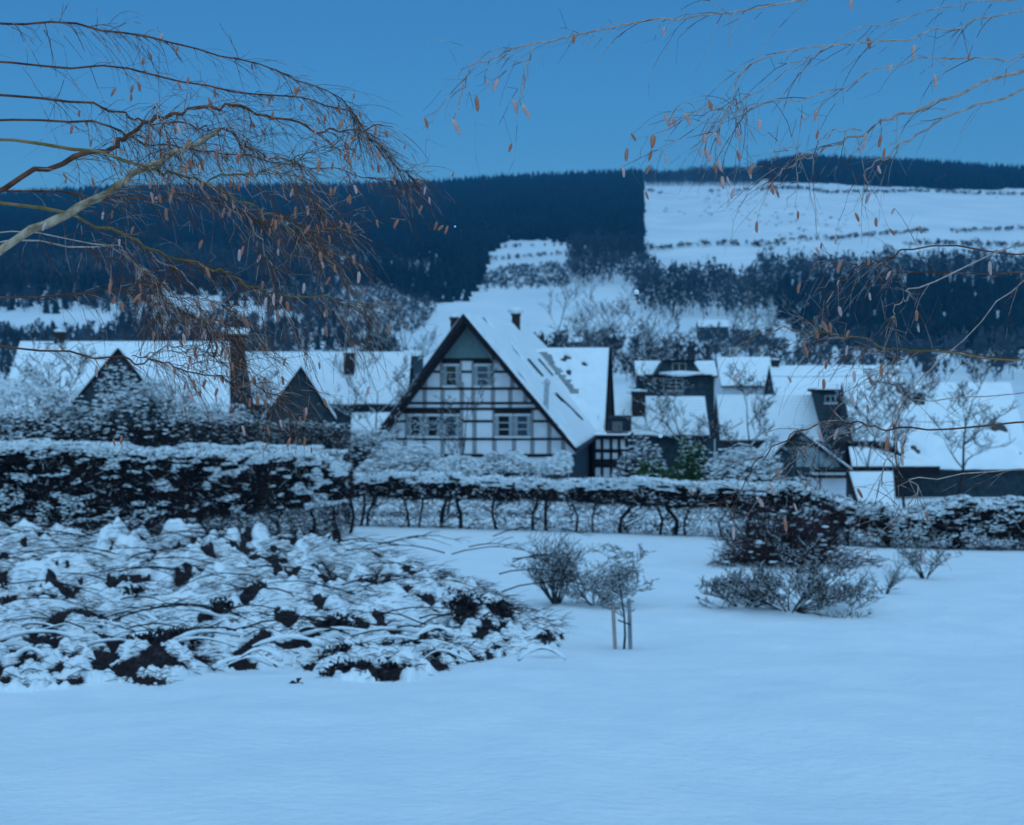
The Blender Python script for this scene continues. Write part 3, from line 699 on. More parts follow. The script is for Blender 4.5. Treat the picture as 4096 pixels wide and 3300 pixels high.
b = MB(); b.box(-.36, .36, -.36, .36, -.3, hz-.3); b.build('shaft', M['brick'], tc); b = MB(); b.box(-.48, .48, -.48, .48, hz-.3, hz-.1); b.build('cap', M['brick'], tc)
blobs('snow_cap', [(0, 0, hz-.02)], [(.72, .6, .14)], M['snow'], tc, jit=.1)

# mansard house
DM = 128.0; cm = P(676, 361, DM)
mh, wd_, rh_, L_ = side_house('mansard_house', 'dark slate house with hipped gable dormer and snow on both roof wings', 634, 715, 361, 376, DM, 38, 0, 'slate_wall', roofm='slate', seed=46)
def mx(px): return (px-674.5)*(DM-3.2)/F
def mz(py): return (361-py)*(DM-3.2)/F+.1
g_ = MB(); g_.extrude([(mx(642), -3.2, mz(418)), (mx(704), -3.2, mz(418)), (mx(704), -3.2, mz(378)), (mx(696), -3.2, mz(373)), (mx(689), -3.2, mz(362)), (mx(660), -3.2, mz(362)), (mx(650), -3.2, mz(376)), (mx(642), -3.2, mz(378))], (0, 2.6, 0)); g_.build('dormer_gable', M['slate_wall'], mh)
g_ = MB(); g_.box(mx(640), mx(707), -3.75, -3.2, mz(378.5), mz(375.6)); g_.build('cornice', M['timber'], mh)
sn = blobs('snow', [(mx(676), -3.5, mz(375.2))], [(2.0, .4, .30)], M['snow'], mh, jit=.05)
g_ = MB(); g_.box(mx(658), mx(691), -3.6, -3.2, mz(363.2), mz(361.2)); g_.build('ridge_board', M['timber'], mh)
add_window(mh, (mx(659)+mx(679))/2, mz(392), mx(679)-mx(659), mz(379.5)-mz(392), -3.2, 'frame_blue', 3, 3)
add_window(mh, (mx(659)+mx(679))/2, mz(407), mx(679)-mx(659), mz(394.5)-mz(407), -3.2, 'frame_blue', 3, 3)
add_window(mh, mx(675), mz(373), 1.1, .7, -3.2, 'frame_blue', 1, 2, sill=False)
side_house('village_house', 'snowy roof showing tile rows with a stout dark chimney', 609, 705, 396.5, 436, 116, 42, 0, 'slate_wall', courses=13, bare=.12, chims=((637, 391.5, .95, 1.4),), seed=47)
side_house('village_house', 'snowy tile roof behind the bare tree and joined to the narrow gable', 716, 822, 395, 441, 108, 46, -.03, 'slate_wall', courses=16, bare=.08, seed=48)
gb = empty('narrow_annex', tuple(P(831, 390, 105)), label='narrow dark gable annex with snowy sill between two big snowy roofs', cat='annex')
b = MB(); g1 = float(terrain(P(831, 390, 105)[0], 105))-P(831, 390, 105)[2]; b.extrude([(-.3, 0, g1), (.95, 0, g1), (.95, 0, -.15), (-.75, 0, -.15)], (0, 3, 0)); b.build('wall', M['slate_wall'], gb)
b = MB(); b.box(-.95, 1.15, -.25, 3.2, -.16, .02); b.build('flat_roof', M['timber'], gb)
snow_slab('snow', (-.9, 3.1, .02), (1.1, 3.1, .02), (1.1, -.2, .02), (-.9, -.2, .02), .10, 10, 10, gb, 3)
add_window(gb, .12, -.85, 1.1, .5, 0, 'frame_blue', 1, 3, sill=True)
side_house('village_house', 'wide snow-covered roof behind, under the power line, below the dark wood', 769, 900, 365.5, 398, 150, 40, 0, 'slate_wall', seed=49, chims=((775, 360, .7, 0), ))
side_house('village_house', 'long low snowy roof behind the bare tree beside the mansard house', 716, 770, 357, 386, 158, 38, 0, 'plaster', seed=50, bare=.15)
hI, wdI, rhI, LI = side_house('village_house', 'big smooth snow roof at far east with dark dormer and chimney', 842, 1010, 382.5, 470, 98, 45, -.02, 'slate_wall', seed=51, snowth=.14, bare=.3, chims=((914, 393, .6, 1.2),))
# swept dormer on the big eastern roof
ds = empty('dormer_porch', tuple(P(880, 443, 92.0)), label='wide dark dormer with its own curved snow roof under the big east roof', cat='dormer')
S = 92.0/F
b = MB(); b.extrude([((846-880)*S, 0, (443-443)*S), ((886-880)*S, 0, 0), ((902-880)*S, 0, -14*S), ((902-880)*S, 0, -28*S), ((846-880)*S, 0, -28*S)], (0, 3.0, 0)); b.build('wall', M['timber'], ds)
n_ = 24; uu = np.linspace(0, 1, n_); top = np.stack([(848-880+62*uu)*S, -.2+0*uu, (-3.5-15*uu**2.4)*S], 1); bot = np.stack([(846-880+84*uu)*S, -1.6+0*uu, (-21+2*np.abs(uu-.5))*S], 1)
V = np.vstack([top, bot, bot-np.array([0, 0, .18]), top-np.array([0, -.1, .1])]); q_ = [(i, i+1, n_+i+1, n_+i) for i in range(n_-1)]+[(n_+i, n_+i+1, 2*n_+i+1, 2*n_+i) for i in range(n_-1)]
mesh_np('snow', V, None, q_, M['snow'], ds, smooth=True)
b = MB(); b.box((846-880)*S, (932-880)*S, -1.75, .2, -29.5*S, -21.5*S); b.build('eave', M['timber'], ds)
b = MB(); b.bar(((846-880)*S, -.1, .05), ((886-880)*S, -.1, .05), .2, th=.12); b.bar(((886-880)*S, -.1, .05), ((906-880)*S, -.1, -17*S), .2, th=.12); b.build('verge_board', M['timber'], ds)
# small gable with snow on its right verge
gable_house('garden_house', 'small dark gable with snow along one verge below the narrow annex', 798, 430, 758, 853, 471, 88, 5, seed=52, verge=.14, cat='outbuilding')
gh = [o for o in COL.objects if o.get('label', '').startswith('small dark gable with snow')][0]
b = MB(); Q = lambda a, c_: ((a-798)*88/F, .18, (430-c_)*88/F); b.extrude([Q(797, 447), Q(822, 447), Q(841, 467), Q(797, 467)], (0, .05, 0)); b.build('plaster_panel', M['frame_blue'], gh)
gp = empty('garden_house_porch', tuple(P(829, 470, 86)), label='pair of dark beams with snow between over a white wall', cat='porch')
S = 86/F
for y0, y1 in ((469, 471.5), (474.5, 477.5)):
    b = MB(); b.box((812-829)*S, (847-829)*S, -.6, .2, (470-y1)*S, (470-y0)*S); b.build('beam', M['timber'], gp)
b = MB(); b.box((812-829)*S, (847-829)*S, -.5, .2, (470-474.2)*S, (470-472)*S); b.build('snow', M['snow'], gp)
b = MB(); b.box((804-829)*S, (846-829)*S, 0, .3, (470-499)*S, (470-478)*S); b.build('wall', M['plaster'], gp)
# snowy mono-pitch shed
sh = empty('snowy_shed', tuple(P(868, 472, 76)), label='shed roof smooth with snow, dark slanting verge, above the garden gate', cat='shed')
S = 76/F; dep = 2.6
x0, x1 = (847-868)*S, (893-868)*S
za = 0; S2 = (76-dep)/F; o_ = 1-(76-dep)/76
xb0 = (859-512)*S2-(868-512)*S; xb1 = (896-512)*S2-(868-512)*S; zb_ = -(512-HY)*S2+(472-HY)*S
r_ = MB(); r_.extrude([(x0, 0, 0), (x1, 0, 0), (xb1, -dep, zb_), (xb0, -dep, zb_)], (0, 0, -.15)); ro = r_.build('roof', M['tile'], sh)
snow_slab('snow', (x0+.05, 0, 0), (x1, 0, 0), (xb1, -dep, zb_), (xb0+.05, -dep, zb_), .12, 30, 30, ro, 61)
b = MB(); b.bar((x0, 0, 0), (xb0, -dep, zb_), .12, th=.22); b.build('verge_board', M['timber'], ro)
g1 = float(terrain(P(868, 472, 76)[0], 74))-P(868, 472, 76)[2]-.3
b = MB(); b.box(xb0+.15, xb1-.1, -dep+.3, -.05, g1, zb_-.1); b.build('wall', M['wood_blue'], sh)
b = MB(); b.box(xb0-.1, xb1+.6, -dep-.1, -dep, zb_-.35, zb_-.12); b.build('fascia', M['timber'], ro)

# far hillside houses
for i, (x0, x1, yr_, ye_, D_, lab) in enumerate([(402, 424, 350, 356, 330, 'tiny snow-roofed house on the slope left of the farmhouse apex'), (568, 583, 337, 342, 360, 'tiny snow-roofed hut among the dark trees above the wing roof'),
        (697, 728, 320, 327, 520, 'far white-roofed barn on the hill above the mansard house'), (733, 760, 323, 330, 500, 'far snow roof beside the spruce wood on the hill'), (222, 250, 328, 332, 300, 'distant snow-covered roof glimpsed between the catkins in the west')]):
    side_house('distant_house', lab, x0, x1, yr_, ye_, D_, 35, 0, 'slate_wall', seed=70+i)

# power lines
def cable(a, b, sag, label):
    t = np.linspace(0, 1, 30)[:, None]; p = np.array(a)*(1-t)+np.array(b)*t; p[:, 2] -= sag*4*(t*(1-t))[:, 0]
    tag(tubes('power_cable', [(p, .014)], M['iron'], n=4), label, 'cable')
cable(P(764, 376, 96), P(930, 371, 90), .15, 'thin power cable crossing the wide snowy roof in the east')
cable(P(836, 408, 88), P(960, 421, 80), .3, 'lower power cable sagging across the big east roof')
cable(P(560, 330, 130), P(770, 328, 130), .3, 'thin power cable above the mansard house')

# ------------------------------------------------------------------ valley trees
def cloud_tree(name, px, D, h, kind_, label, group='trees in the valley below the hill'):
    g = ground_at(px, D); root = empty(name, tuple(g), label=label, cat='tree', group=group)
    if kind_ == 'c':
        k = conifers('crown', np.array([[0, 0, .4]]), h, h, M['conifer'], root, wide=.24)
        b = MB(); b.cyl((0, 0, -.2), (0, 0, h*.3), .18, n=6); b.build('trunk', M['bark'], root)
    return root
def ztop(px, py, D): return (HY-py)*D/F-float(terrain((px-512)*D/F, D))
cl = [(370, 316, 230, 'c', 'dark pointed conifer alone on the pale slope west of the farmhouse apex'), (385, 326, 215, 'c', 'small conifer right of the pointed one on the pale slope')]
for px_, py_, D_, k_, lab in cl: cloud_tree('conifer_tree', px_, D_, ztop(px_, py_, D_), k_, lab)
tr = [(356, 336, 240, 'wide dusky bare tree at the foot of the western slope'), (424, 322, 200, 'round bare tree close behind the farmhouse left verge'), (404, 334, 210, 'low bare tree left of the farmhouse verge'),
      (545, 319, 260, 'bare tree behind the farmhouse ridge chimney'), (562, 322, 250, 'bare tree above the start of the wing ridge'), (580, 321, 240, 'dense bare tree above the middle of the wing ridge'), (598, 319, 250, 'dense bare tree above the end of the wing ridge'), (612, 318, 260, 'pale bare tree at the east end of the clump above the wing'),
      (628, 336, 200, 'dark low tree right of the wing roof'), (655, 338, 200, 'dark low tree left of the mansard house'), (700, 322, 260, 'pale round bare tree above the mansard house'), (735, 334, 230, 'pale bare tree right of the mansard roof ridge'), (790, 330, 210, 'broad frosted tree in front of the spruce block'), (640, 370, 145, 'bare tree between the wing and the mansard house'), (622, 360, 150, 'dark bare tree right behind the wing verge')]
for i, (px_, py_, D_, lab) in enumerate(tr):
    H = ztop(px_, py_, D_)
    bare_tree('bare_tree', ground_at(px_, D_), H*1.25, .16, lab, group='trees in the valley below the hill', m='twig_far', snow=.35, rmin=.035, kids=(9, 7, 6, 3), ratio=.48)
# denser tree-line strips in the valley
def strip(name, poly, d0, d1, step, h0, h1, lab, m='larch', nt_=40):
    p_ = scatter_points(d0, d1, step); x_ = 512+F*p_[:, 0]/p_[:, 1]; y_ = HY-F*p_[:, 2]/p_[:, 1]
    k = in_poly(x_, y_, poly); o = leafless(name, p_[k], h0, h1, M[m], nt_, kind='stuff'); return tag(o, lab, 'bushes')
strip('valley_thicket', [(535, 330), (620, 330), (620, 372), (535, 372)], 300, 470, 7, 6, 9, 'dark leafless thicket behind the wing roof', 'bark')
strip('valley_thicket', [(605, 350), (660, 350), (720, 356), (720, 380), (605, 385)], 280, 470, 7, 4, 7, 'dark leafless thicket around the mansard house', 'bark')
strip('valley_thicket', [(300, 356), (420, 356), (420, 400), (300, 400)], 240, 460, 8, 3, 5, 'leafless thicket behind the western roofs', 'larch')
strip('valley_thicket', [(-100, 340), (300, 338), (300, 390), (-100, 400)], 240, 490, 9, 5, 9, 'leafless thicket behind the westernmost roofs', 'larch')
strip('valley_thicket', [(700, 340), (1100, 340), (1100, 385), (760, 385), (700, 360)], 300, 495, 9, 5, 9, 'leafless thicket behind the eastern roofs', 'larch')

# ------------------------------------------------------------------ trees and shrubs among the houses
bare_tree('bare_tree', ground_at(758, 84), 6.0, .10, 'tall spreading bare tree in front of the eastern tile roof', snow=.25, rmin=.016, kids=(12, 9, 7, 4), spread=.62, ratio=.55)
bare_tree('bare_tree', ground_at(690, 92), 6.2, .09, 'bare tree with thin arching twigs before the stout-chimney roof', snow=.3, rmin=.016, kids=(11, 8, 7, 4), spread=.6, ratio=.55)
bare_tree('bare_tree', ground_at(447, 74), 5.6, .07, 'thin bare tree standing before the timbered gable', snow=.2, rmin=.012, kids=(9, 8, 6, 3), spread=.6, ratio=.5)
bare_tree('bare_tree', ground_at(372, 82), 7.0, .09, 'bare tree left of the farmhouse verge before the tile roof', snow=.4, rmin=.016, kids=(11, 9, 7, 4), spread=.6, ratio=.52)
bare_tree('bare_tree', ground_at(262, 76), 6.0, .09, 'bushy bare tree before the tall chimney and long roof', snow=.4, rmin=.018, kids=(11, 9, 7, 4), spread=.65, ratio=.55)
bare_tree('bare_tree', ground_at(190, 74), 5.8, .09, 'snow-dusted bare tree before the westernmost long roof', snow=.4, rmin=.018, kids=(11, 9, 7, 4), spread=.65, ratio=.55)
bare_tree('bare_tree', ground_at(818, 80), 4.6, .06, 'slim bare tree before the narrow annex', snow=.4, rmin=.013, kids=(11, 9, 7, 4), spread=.6, ratio=.55)
bare_tree('bare_tree', ground_at(868, 82), 5.6, .08, 'bare tree before the dormer of the big east roof', snow=.4, rmin=.014, kids=(11, 9, 7, 4), spread=.6, ratio=.55)
bare_tree('bare_tree', ground_at(905, 70), 5.6, .09, 'bare tree at the east edge before the shed roof', snow=.4, rmin=.016, kids=(11, 9, 7, 4), spread=.6, ratio=.55)
bare_tree('bare_tree', ground_at(960, 72), 7.0, .1, 'bare tree beyond the east edge of the garden', snow=.4, rmin=.016, kids=(10, 8, 7, 4), spread=.6, ratio=.55)
bare_tree('bare_tree', ground_at(60, 72), 7.0, .1, 'bare tree beyond the west end of the hedge', snow=.4, rmin=.016, kids=(10, 8, 7, 4), spread=.6, ratio=.55)

def shrub(name, px, pyb, pyt, D, wpx, label, m='bark_brown', n=900, snow=600, cat='shrub', group=None, leaf=False, up=.5, rt_=.010, zbase=None, flat=.35, lumpy=.5):
    """rounded shrub of fine twigs with snow caught on it; spans rows pyt..pyb"""
    zt = (HY-pyt)*D/F; zb = (HY-pyb)*D/F; x = (px-512)*D/F; H = zt-zb; R = wpx*.5*D/F
    root = empty(name, (x, D, zb), label=label, cat=cat, group=group)
    d = rs.normal(size=(n, 3)); d[:, 2] = np.abs(d[:, 2])*.8; d /= np.linalg.norm(d, axis=1, keepdims=True)
    rr = rs.rand(n)**.5; lump = 1-lumpy*.5+lumpy*vnoise(d[:, 0]*3+9, d[:, 2]*3+d[:, 1]*2, int(px))
    E = d*np.array([R, R*.8, H])*(rr*lump)[:, None]
    L = rs.uniform(.12, .4, (n, 1))*min(1, H); dirs = d*up+rs.normal(size=(n, 3))*.5; dirs[:, 2] += .2; dirs /= np.linalg.norm(dirs, axis=1, keepdims=True)
    A = E-dirs*L*.7; B = E+dirs*L*.5; A[:, 2] = np.maximum(A[:, 2], -.1)
    sticks('foliage' if leaf else 'twigs', A, B, rt_*1.2, rt_*.5, M[m], root, kind='stuff')
    k = 9; a = rs.rand(k)*6.28; A = np.zeros((k, 3)); A[:, 0] = np.cos(a)*R*.15; A[:, 1] = np.sin(a)*R*.12; A[:, 2] = -.2
    B = np.stack([np.cos(a)*R*.6, np.sin(a)*R*.5, H*rs.uniform(.5, .8, k)], 1)
    for a_, b_ in list(zip(A, B))[:5]: sticks('stem', [a_], [b_], .025, .01, M['bark'], root)
    if snow:
        snow = int(snow*1.7); d = rs.normal(size=(snow, 3)); d[:, 2] = np.abs(d[:, 2])+flat; d /= np.linalg.norm(d, axis=1, keepdims=True)
        lump = 1-lumpy*.5+lumpy*vnoise(d[:, 0]*3+9, d[:, 2]*3+d[:, 1]*2, int(px))
        C = d*np.array([R, R*.8, H])*(lump*rs.uniform(.7, 1.0, snow))[:, None]; s = rs.uniform(.02, .062, snow)
        blobs('snow', C, np.stack([s*2.2, s*1.5, s*.55], 1), M['snow'], root, kind='stuff')
    return root
shrub('garden_shrub', 504, 475, 453, 74, 78, 'wide snow-laden shrub under the middle of the timbered gable', n=1500, snow=1300)
shrub('garden_shrub', 557, 477, 452, 72, 32, 'round pale snow-dusted bush at the farmhouse corner', 'twig_far', n=1100, snow=900)
shrub('garden_shrub', 405, 482, 446, 72, 110, 'broad snowy shrub under the left side of the timbered gable', n=2200, snow=1700)
shrub('garden_shrub', 455, 478, 458, 70, 60, 'low snowy bush left of the wide snow-laden shrub', n=900, snow=800)
shrub('evergreen_bush', 650, 486, 458, 78, 50, 'dark green evergreen bush with yellowish base right of the annex', 'evergreen', n=2600, snow=120, leaf=True, rt_=.022)
shrub('evergreen_bush', 690, 482, 436, 82, 44, 'dull green evergreen bush behind the yellowish one', 'evergreen', n=1800, snow=120, leaf=True, rt_=.022)
shrub('garden_shrub', 640, 486, 436, 86, 60, 'grey brown shrub behind the green bush beside the annex', 'bark_brown', n=1500, snow=260)
shrub('garden_shrub', 745, 484, 448, 76, 90, 'tangled snowy shrub under the spreading bare tree', n=1800, snow=700)
shrub('garden_shrub', 138, 450, 368, 70, 130, 'tall dark shrub before the westernmost slate gable', n=4200, snow=900)
shrub('garden_shrub', 40, 460, 372, 70, 120, 'tall dark shrub at the far west end of the hedge', n=3600, snow=900)
shrub('garden_shrub', 222, 452, 405, 72, 120, 'dark snowy shrub at the foot of the tall chimney', n=3000, snow=900)
shrub('garden_shrub', 305, 452, 420, 74, 100, 'dark shrub under the pointed slate gable', n=2200, snow=400)
shrub('garden_shrub', 368, 470, 424, 76, 70, 'dark snowy shrub against the farmhouse left verge', n=2000, snow=700)

# ------------------------------------------------------------------ hedges
def hedge(name, label, line, depth, n_t, n_s, stems=True, gap=None, m='bark_brown', stemstep=1.15, side_snow=.25, dens_low=.06, shoulder=.4):
    """line: (px, D, y_top, y_under, y_base)"""
    L = np.array(line, float); root = empty(name, tuple(ground_at(L[0, 0], L[0, 1])), label=label, cat='hedge'); org = np.array(root.location)
    X_ = (L[:, 0]-512)*L[:, 1]/F; Y_ = L[:, 1]; ZT = -(L[:, 2]-HY)*Y_/F; ZU = -(L[:, 3]-HY)*Y_/F; ZB = -(L[:, 4]-HY)*Y_/F
    S_ = np.concatenate([[0], np.cumsum(np.hypot(np.diff(X_), np.diff(Y_)))])
    def at(s): return [np.interp(s, S_, a) for a in (X_, Y_, ZT, ZU, ZB)]
    s = rs.rand(n_t)*S_[-1]; x, y, zt, zu, zb = at(s); bump = .42*(fbm(s*1.1, s*0, 3, 4)-.5); zt = zt+bump; zu = zu+.25*(fbm(s*.9, s*0+4, 6, 3)-.5)
    v = rs.rand(n_t); z = zu+(zt-zu)*v**.8; low = rs.rand(n_t) < dens_low; z[low] = zb[low]+(zu-zb)[low]*rs.rand(low.sum())
    C = np.stack([x, y+(rs.rand(n_t)-.5)*depth, z], 1)-org
    d = rs.normal(size=(n_t, 3)); d[:, 2] *= .6; d /= np.linalg.norm(d, axis=1, keepdims=True); Ln = rs.uniform(.10, .38, (n_t, 1))
    r_ = rs.uniform(.007, .016, n_t); sticks('twigs', C-d*Ln*.5, C+d*Ln*.5, r_, r_*.5, M[m], root, kind='stuff')
    k = rs.rand(n_t) < .07; sticks('frosted_twigs', (C-d*Ln*.5+np.array([0, 0, .012]))[k], (C+d*Ln*.5+np.array([0, 0, .012]))[k], r_[k]*.9, r_[k]*.5, M['snow'], root, kind='stuff')
    # snow: thick on top, patchy on the flank
    s = rs.rand(n_s)*S_[-1]; x, y, zt, zu, zb = at(s); zt = zt+.42*(fbm(s*1.1, s*0, 3, 4)-.5)
    flank = rs.rand(n_s) < side_snow; yy = (rs.rand(n_s)-.5)*depth; zz = zt+rs.uniform(-.12, .05, n_s); yy[flank] = -depth*.5-.03; 
    zz[flank] = (zt-(zt-zu)*rs.rand(n_s)**1.6)[flank]
    keep = ~flank | (vnoise(s*2.6, zz*7, 12)*.6+.4*fbm(s*.7, zz*1.5, 13, 2) > .58); keep &= flank | (vnoise(s*1.3, yy*2.2, 19) > .22)
    sh = rs.rand(n_s) < shoulder; zz = np.where(sh, zt-.30*rs.rand(n_s)**1.5, zz); yy = np.where(sh, -depth*.5-.03, yy); keep = np.where(sh, vnoise(s*4.0, zz*11, 44) > .46, keep); flank = flank | sh
    a = rs.uniform(.02, .065, n_s); a[flank] *= .5; el = np.where(flank, 2.5, 1.9)
    blobs('snow', (np.stack([x, y+yy, zz], 1)-org)[keep], np.stack([a*el, a*1.4, a*.5], 1)[keep], M['snow'], root, kind='stuff')
    if stems:
        k = int(S_[-1]/stemstep)
        for i in range(k):
            ss = (i+.5+rs.uniform(-.65, .65))*S_[-1]/k; x, y, zt, zu, zb = [float(v_) for v_ in at(ss)]
            zb = float(terrain(x, y)); r0 = rs.uniform(.04, .095)
            p = np.array([[x, y, zb-.15], [x+rs.normal()*.10, y, (zb+zu)/2], [x+rs.normal()*.2, y, zu+.1], [x+rs.normal()*.2, y, zt-.1]])-org
            lst = [(smooth_line(p, 7), np.linspace(r0, r0*.5, 7))]
            for j in range(11):
                h = rs.uniform(.2, .98); b0 = p[0]+(p[2]-p[0])*h; e = b0+np.array([rs.normal()*.35, rs.normal()*.15, rs.uniform(.1, .5)])
                lst.append((np.array([b0, (b0+e)/2+rs.normal(size=3)*.03, e]), np.array([r0*.35, r0*.25, .006])))
            tubes('stem', lst, M['bark'], root, n=5)
    return root
hedge('garden_hedge', 'long clipped hedge on bare stems, thick snow on top, before the farmhouse', [(322, 62, 474, 498, 526), (420, 60.5, 474, 497, 528), (520, 59, 478, 499, 530), (600, 57.5, 480, 503, 533), (700, 55.5, 483, 507, 538), (790, 54, 486, 513, 543), (850, 53, 500, 527, 547)], 1.2, 78000, 26000, stemstep=.95, side_snow=.12)
hedge('garden_hedge', 'thick dark unclipped hedge in the west with a snowy crest', [(-60, 50, 440, 545, 550), (60, 50, 444, 540, 548), (110, 51, 446, 535, 545), (185, 52, 450, 520, 540), (300, 55.5, 452, 508, 536), (350, 57, 466, 500, 532)], 1.8, 95000, 26000, stems=True, side_snow=.75, shoulder=.10, stemstep=1.6)
hedge('garden_hedge', 'dark hedge east of the clipped one beside the garden gate', [(790, 52, 484, 515, 545), (850, 51, 502, 530, 550), (905, 50, 512, 536, 556), (960, 50, 500, 536, 556), (1100, 49, 498, 540, 558)], 1.3, 40000, 8000, stems=True, side_snow=.5, shoulder=.25, stemstep=1.3)
hedge('clipped_hedge', 'lower dark hedge block left of the white wall in the east', [(730, 60, 476, 505, 520), (806, 60, 480, 506, 522)], 1.4, 9000, 700, stems=False, side_snow=.3)
hedge('back_hedge', 'far hedge with level snowy crest below the slate gables', [(180, 63, 446, 470, 500), (260, 64, 446, 470, 500), (345, 66, 450, 474, 500)], 1.2, 9000, 4500, stems=False, side_snow=.2)
hedge('back_hedge', 'dark hedge strip before the long western roof', [(-60, 70, 418, 440, 470), (200, 70, 420, 445, 470), (350, 72, 424, 448, 470)], 1.2, 14000, 1200, stems=False, side_snow=.5)

# garden gate
gt_ = empty('garden_gate', tuple(ground_at(868, 50.5)), label='low wire gate between two posts at the east end of the hedge', cat='gate'); S = 50.5/F
for x in (-20, 22): b = MB(); b.box(x*S-.04, x*S+.04, -.04, .04, -.2, .75); b.build('post', M['bark'], gt_)
for z in (.12, .62): b = MB(); b.box(-20*S+.05, 22*S-.05, -.02, .02, z-.02, z+.02); b.build('rail', M['iron'], gt_)
for i in range(12): x = -20*S+.1+i*(42*S-.2)/11; b = MB(); b.box(x-.006, x+.006, -.008, .008, .14, .6); b.build('bar', M['iron'], gt_)

# shrubs on the snowfield
def twiggy(px, pyb, D, H, Wd, label, m='bark', n=120, name='bare_shrub', rmin=.006, snow=.4, lean=.6, maxlev=2, cat='shrub', group=None, kids=(8, 6, 4)):
    x = (px-512)*D/F; base = np.array([x, D, float(terrain(x, D))])
    return bare_tree(name, base, H, .022, label, cat=cat, group=group, m=m, snow=snow, rmin=rmin, maxlev=maxlev, stems=n, lean=lean, kids=kids, ratio=.55, trunk_name='stems', up=.05)
twiggy(790, 602, 33, 1.55, 2, 'large dark many-stemmed bush on the snow below the garden gate', 'bark', 15, lean=2.1, maxlev=3, snow=.35, rmin=.007, kids=(10, 7, 4))
twiggy(742, 602, 33.5, 1.0, 2, 'western spreading half of the big dark bush, low and snow-dusted', 'bark', 11, lean=2.0, maxlev=3, snow=.5, rmin=.007, kids=(10, 6, 4))
twiggy(556, 598, 34, 1.3, 2, 'upright grey green bush left of the staked sapling', 'twig_far', 22, lean=.5, maxlev=2, snow=.3, rmin=.006, kids=(9, 6, 4))
twiggy(596, 600, 34, 1.15, 2, 'greyish snow-dusted bush right behind the staked sapling', 'twig_far', 15, lean=1.4, maxlev=3, snow=.4, rmin=.006, kids=(8, 6, 4))
twiggy(885, 594, 36, .9, 1, 'faint pale bush near the east edge of the snowfield', 'twig_far', 7, lean=.7, maxlev=2, snow=.5, rmin=.005, kids=(6, 5, 4))
twiggy(925, 560, 40, 1.1, 1, 'dark bush at the very east edge behind the faint one', 'bark', 9, lean=.9, maxlev=3, snow=.4, rmin=.006, kids=(6, 5, 4))
# hanging dark foliage bush behind the big bush (reaches the hedge)
shrub('bare_shrub', 785, 566, 503, 44, 150, 'broad dark brown bush joining the hedge above the big dark one', 'twig_red', n=4600, snow=60, rt_=.009, flat=.1, lumpy=1.1, up=1.1)

# sapling with stake
base = ground_at(623, 27)
sp_ = bare_tree('staked_sapling', base, 1.75, .030, 'young snowy tree tied to a stake on the open snowfield', cat='tree', m='twig_far', snow=.6, rmin=.006, maxlev=3, kids=(14, 11, 8, 4), spread=.75, ratio=.5, up=-.05)
stk = empty('tree_stake', tuple(base+np.array([.13, -.02, 0])), label='plain wooden stake right of the young tree', cat='stake')
b = MB(); b.cyl((0, 0, -.2), (-.03, 0, .85), .036, .033, n=8); b.build('post', M['post'], stk)
b = MB(); b.bar((-.01, -.04, .42), (-.22, -.04, .50), .022); b.build('tie', M['iron'], stk)
stk = empty('tree_stake', tuple(base+np.array([-.12, .05, 0])), label='pale frosted stake left of the young tree', cat='stake')
b = MB(); b.cyl((0, 0, -.2), (-.05, 0, .8), .034, .03, n=8); b.build('post', M['twig_frost'], stk)

# ------------------------------------------------------------------ snow-covered heap of cut branches
hx0, hx1, hy0, hy1 = -11.5, 1.6, 20.3, 47.0
nx, ny = 330, 420
gx = np.linspace(0, 1, nx)[None]; gy = np.linspace(0, 1, ny)[:, None]
HYy = hy0+(hy1-hy0)*gy**1.25+0*gx
HX = (-60-512+(575+60)*gx)*HYy/F            # fan of the heap
px_g = 512+F*HX/HYy
fr = np.interp(px_g, [-60, 60, 104, 165, 215, 290, 340, 410, 470, 560, 580], [20.6, 21.2, 21.6, 21.4, 23.2, 24.2, 22.2, 22.0, 24.0, 26.5, 30.])
bkd = np.interp(px_g, [-60, 104, 300, 400, 480, 540, 580], [46, 46, 44, 39, 35, 31, 30.5])
env = np.clip((HYy-fr)/3.2, 0, 1)*np.clip((bkd-HYy)/6, 0, 1)*np.clip((578-px_g)/70, 0, 1)
env = env**.75
zt_g = terrain(HX, HYy)
lump = fbm(HX*.9, HYy*.6, 101, 3)
lump2 = fbm(HX*2.6, HYy*1.7, 111, 3)
hdark = env*(1+1.5*np.clip((HYy-26)/10, 0, 1))*(.10+.55*lump+.22*(lump2-.5))-.12*(env < .02)
zd = zt_g+hdark-.05
nz_ = fbm(HX*3.0+.5*HYy, HYy*1.8, 131, 4)
patch = fbm(HX*.45, HYy*.3, 171, 3)
front = np.clip((30-HYy)/8, 0, 1)
thr = .36+.09*front+.20*(patch-.5)
nz_ = nz_+.22*(fbm(HX*5.5, HYy*3.2, 151, 2)-.5)
thr = thr+.055
snow_t = (nz_-thr)*.9
snow_t = np.where(env < .05, .03, np.minimum(snow_t, .10+.35*np.maximum(snow_t-.10, 0)))
zs = zd+snow_t+.02
gi = np.arange(nx*ny).reshape(ny, nx); gq = np.stack([gi[:-1, :-1], gi[:-1, 1:], gi[1:, 1:], gi[1:, :-1]], -1).reshape(-1, 4)
heap = empty('brush_heap', (0, 0, 0), label='wide heap of cut branches and leaves buried in lumpy snow', cat='brush heap')
rj = rs.normal(size=HX.shape)*.012
o = mesh_np('branch_litter', np.stack([HX, HYy, zd+rj*1.4], -1), None, gq, M['litter'], heap); o['kind'] = 'stuff'
o = mesh_np('snow', np.stack([HX, HYy, zs+rj*.3], -1), None, gq, M['snow'], heap, smooth=True); o['kind'] = 'stuff'
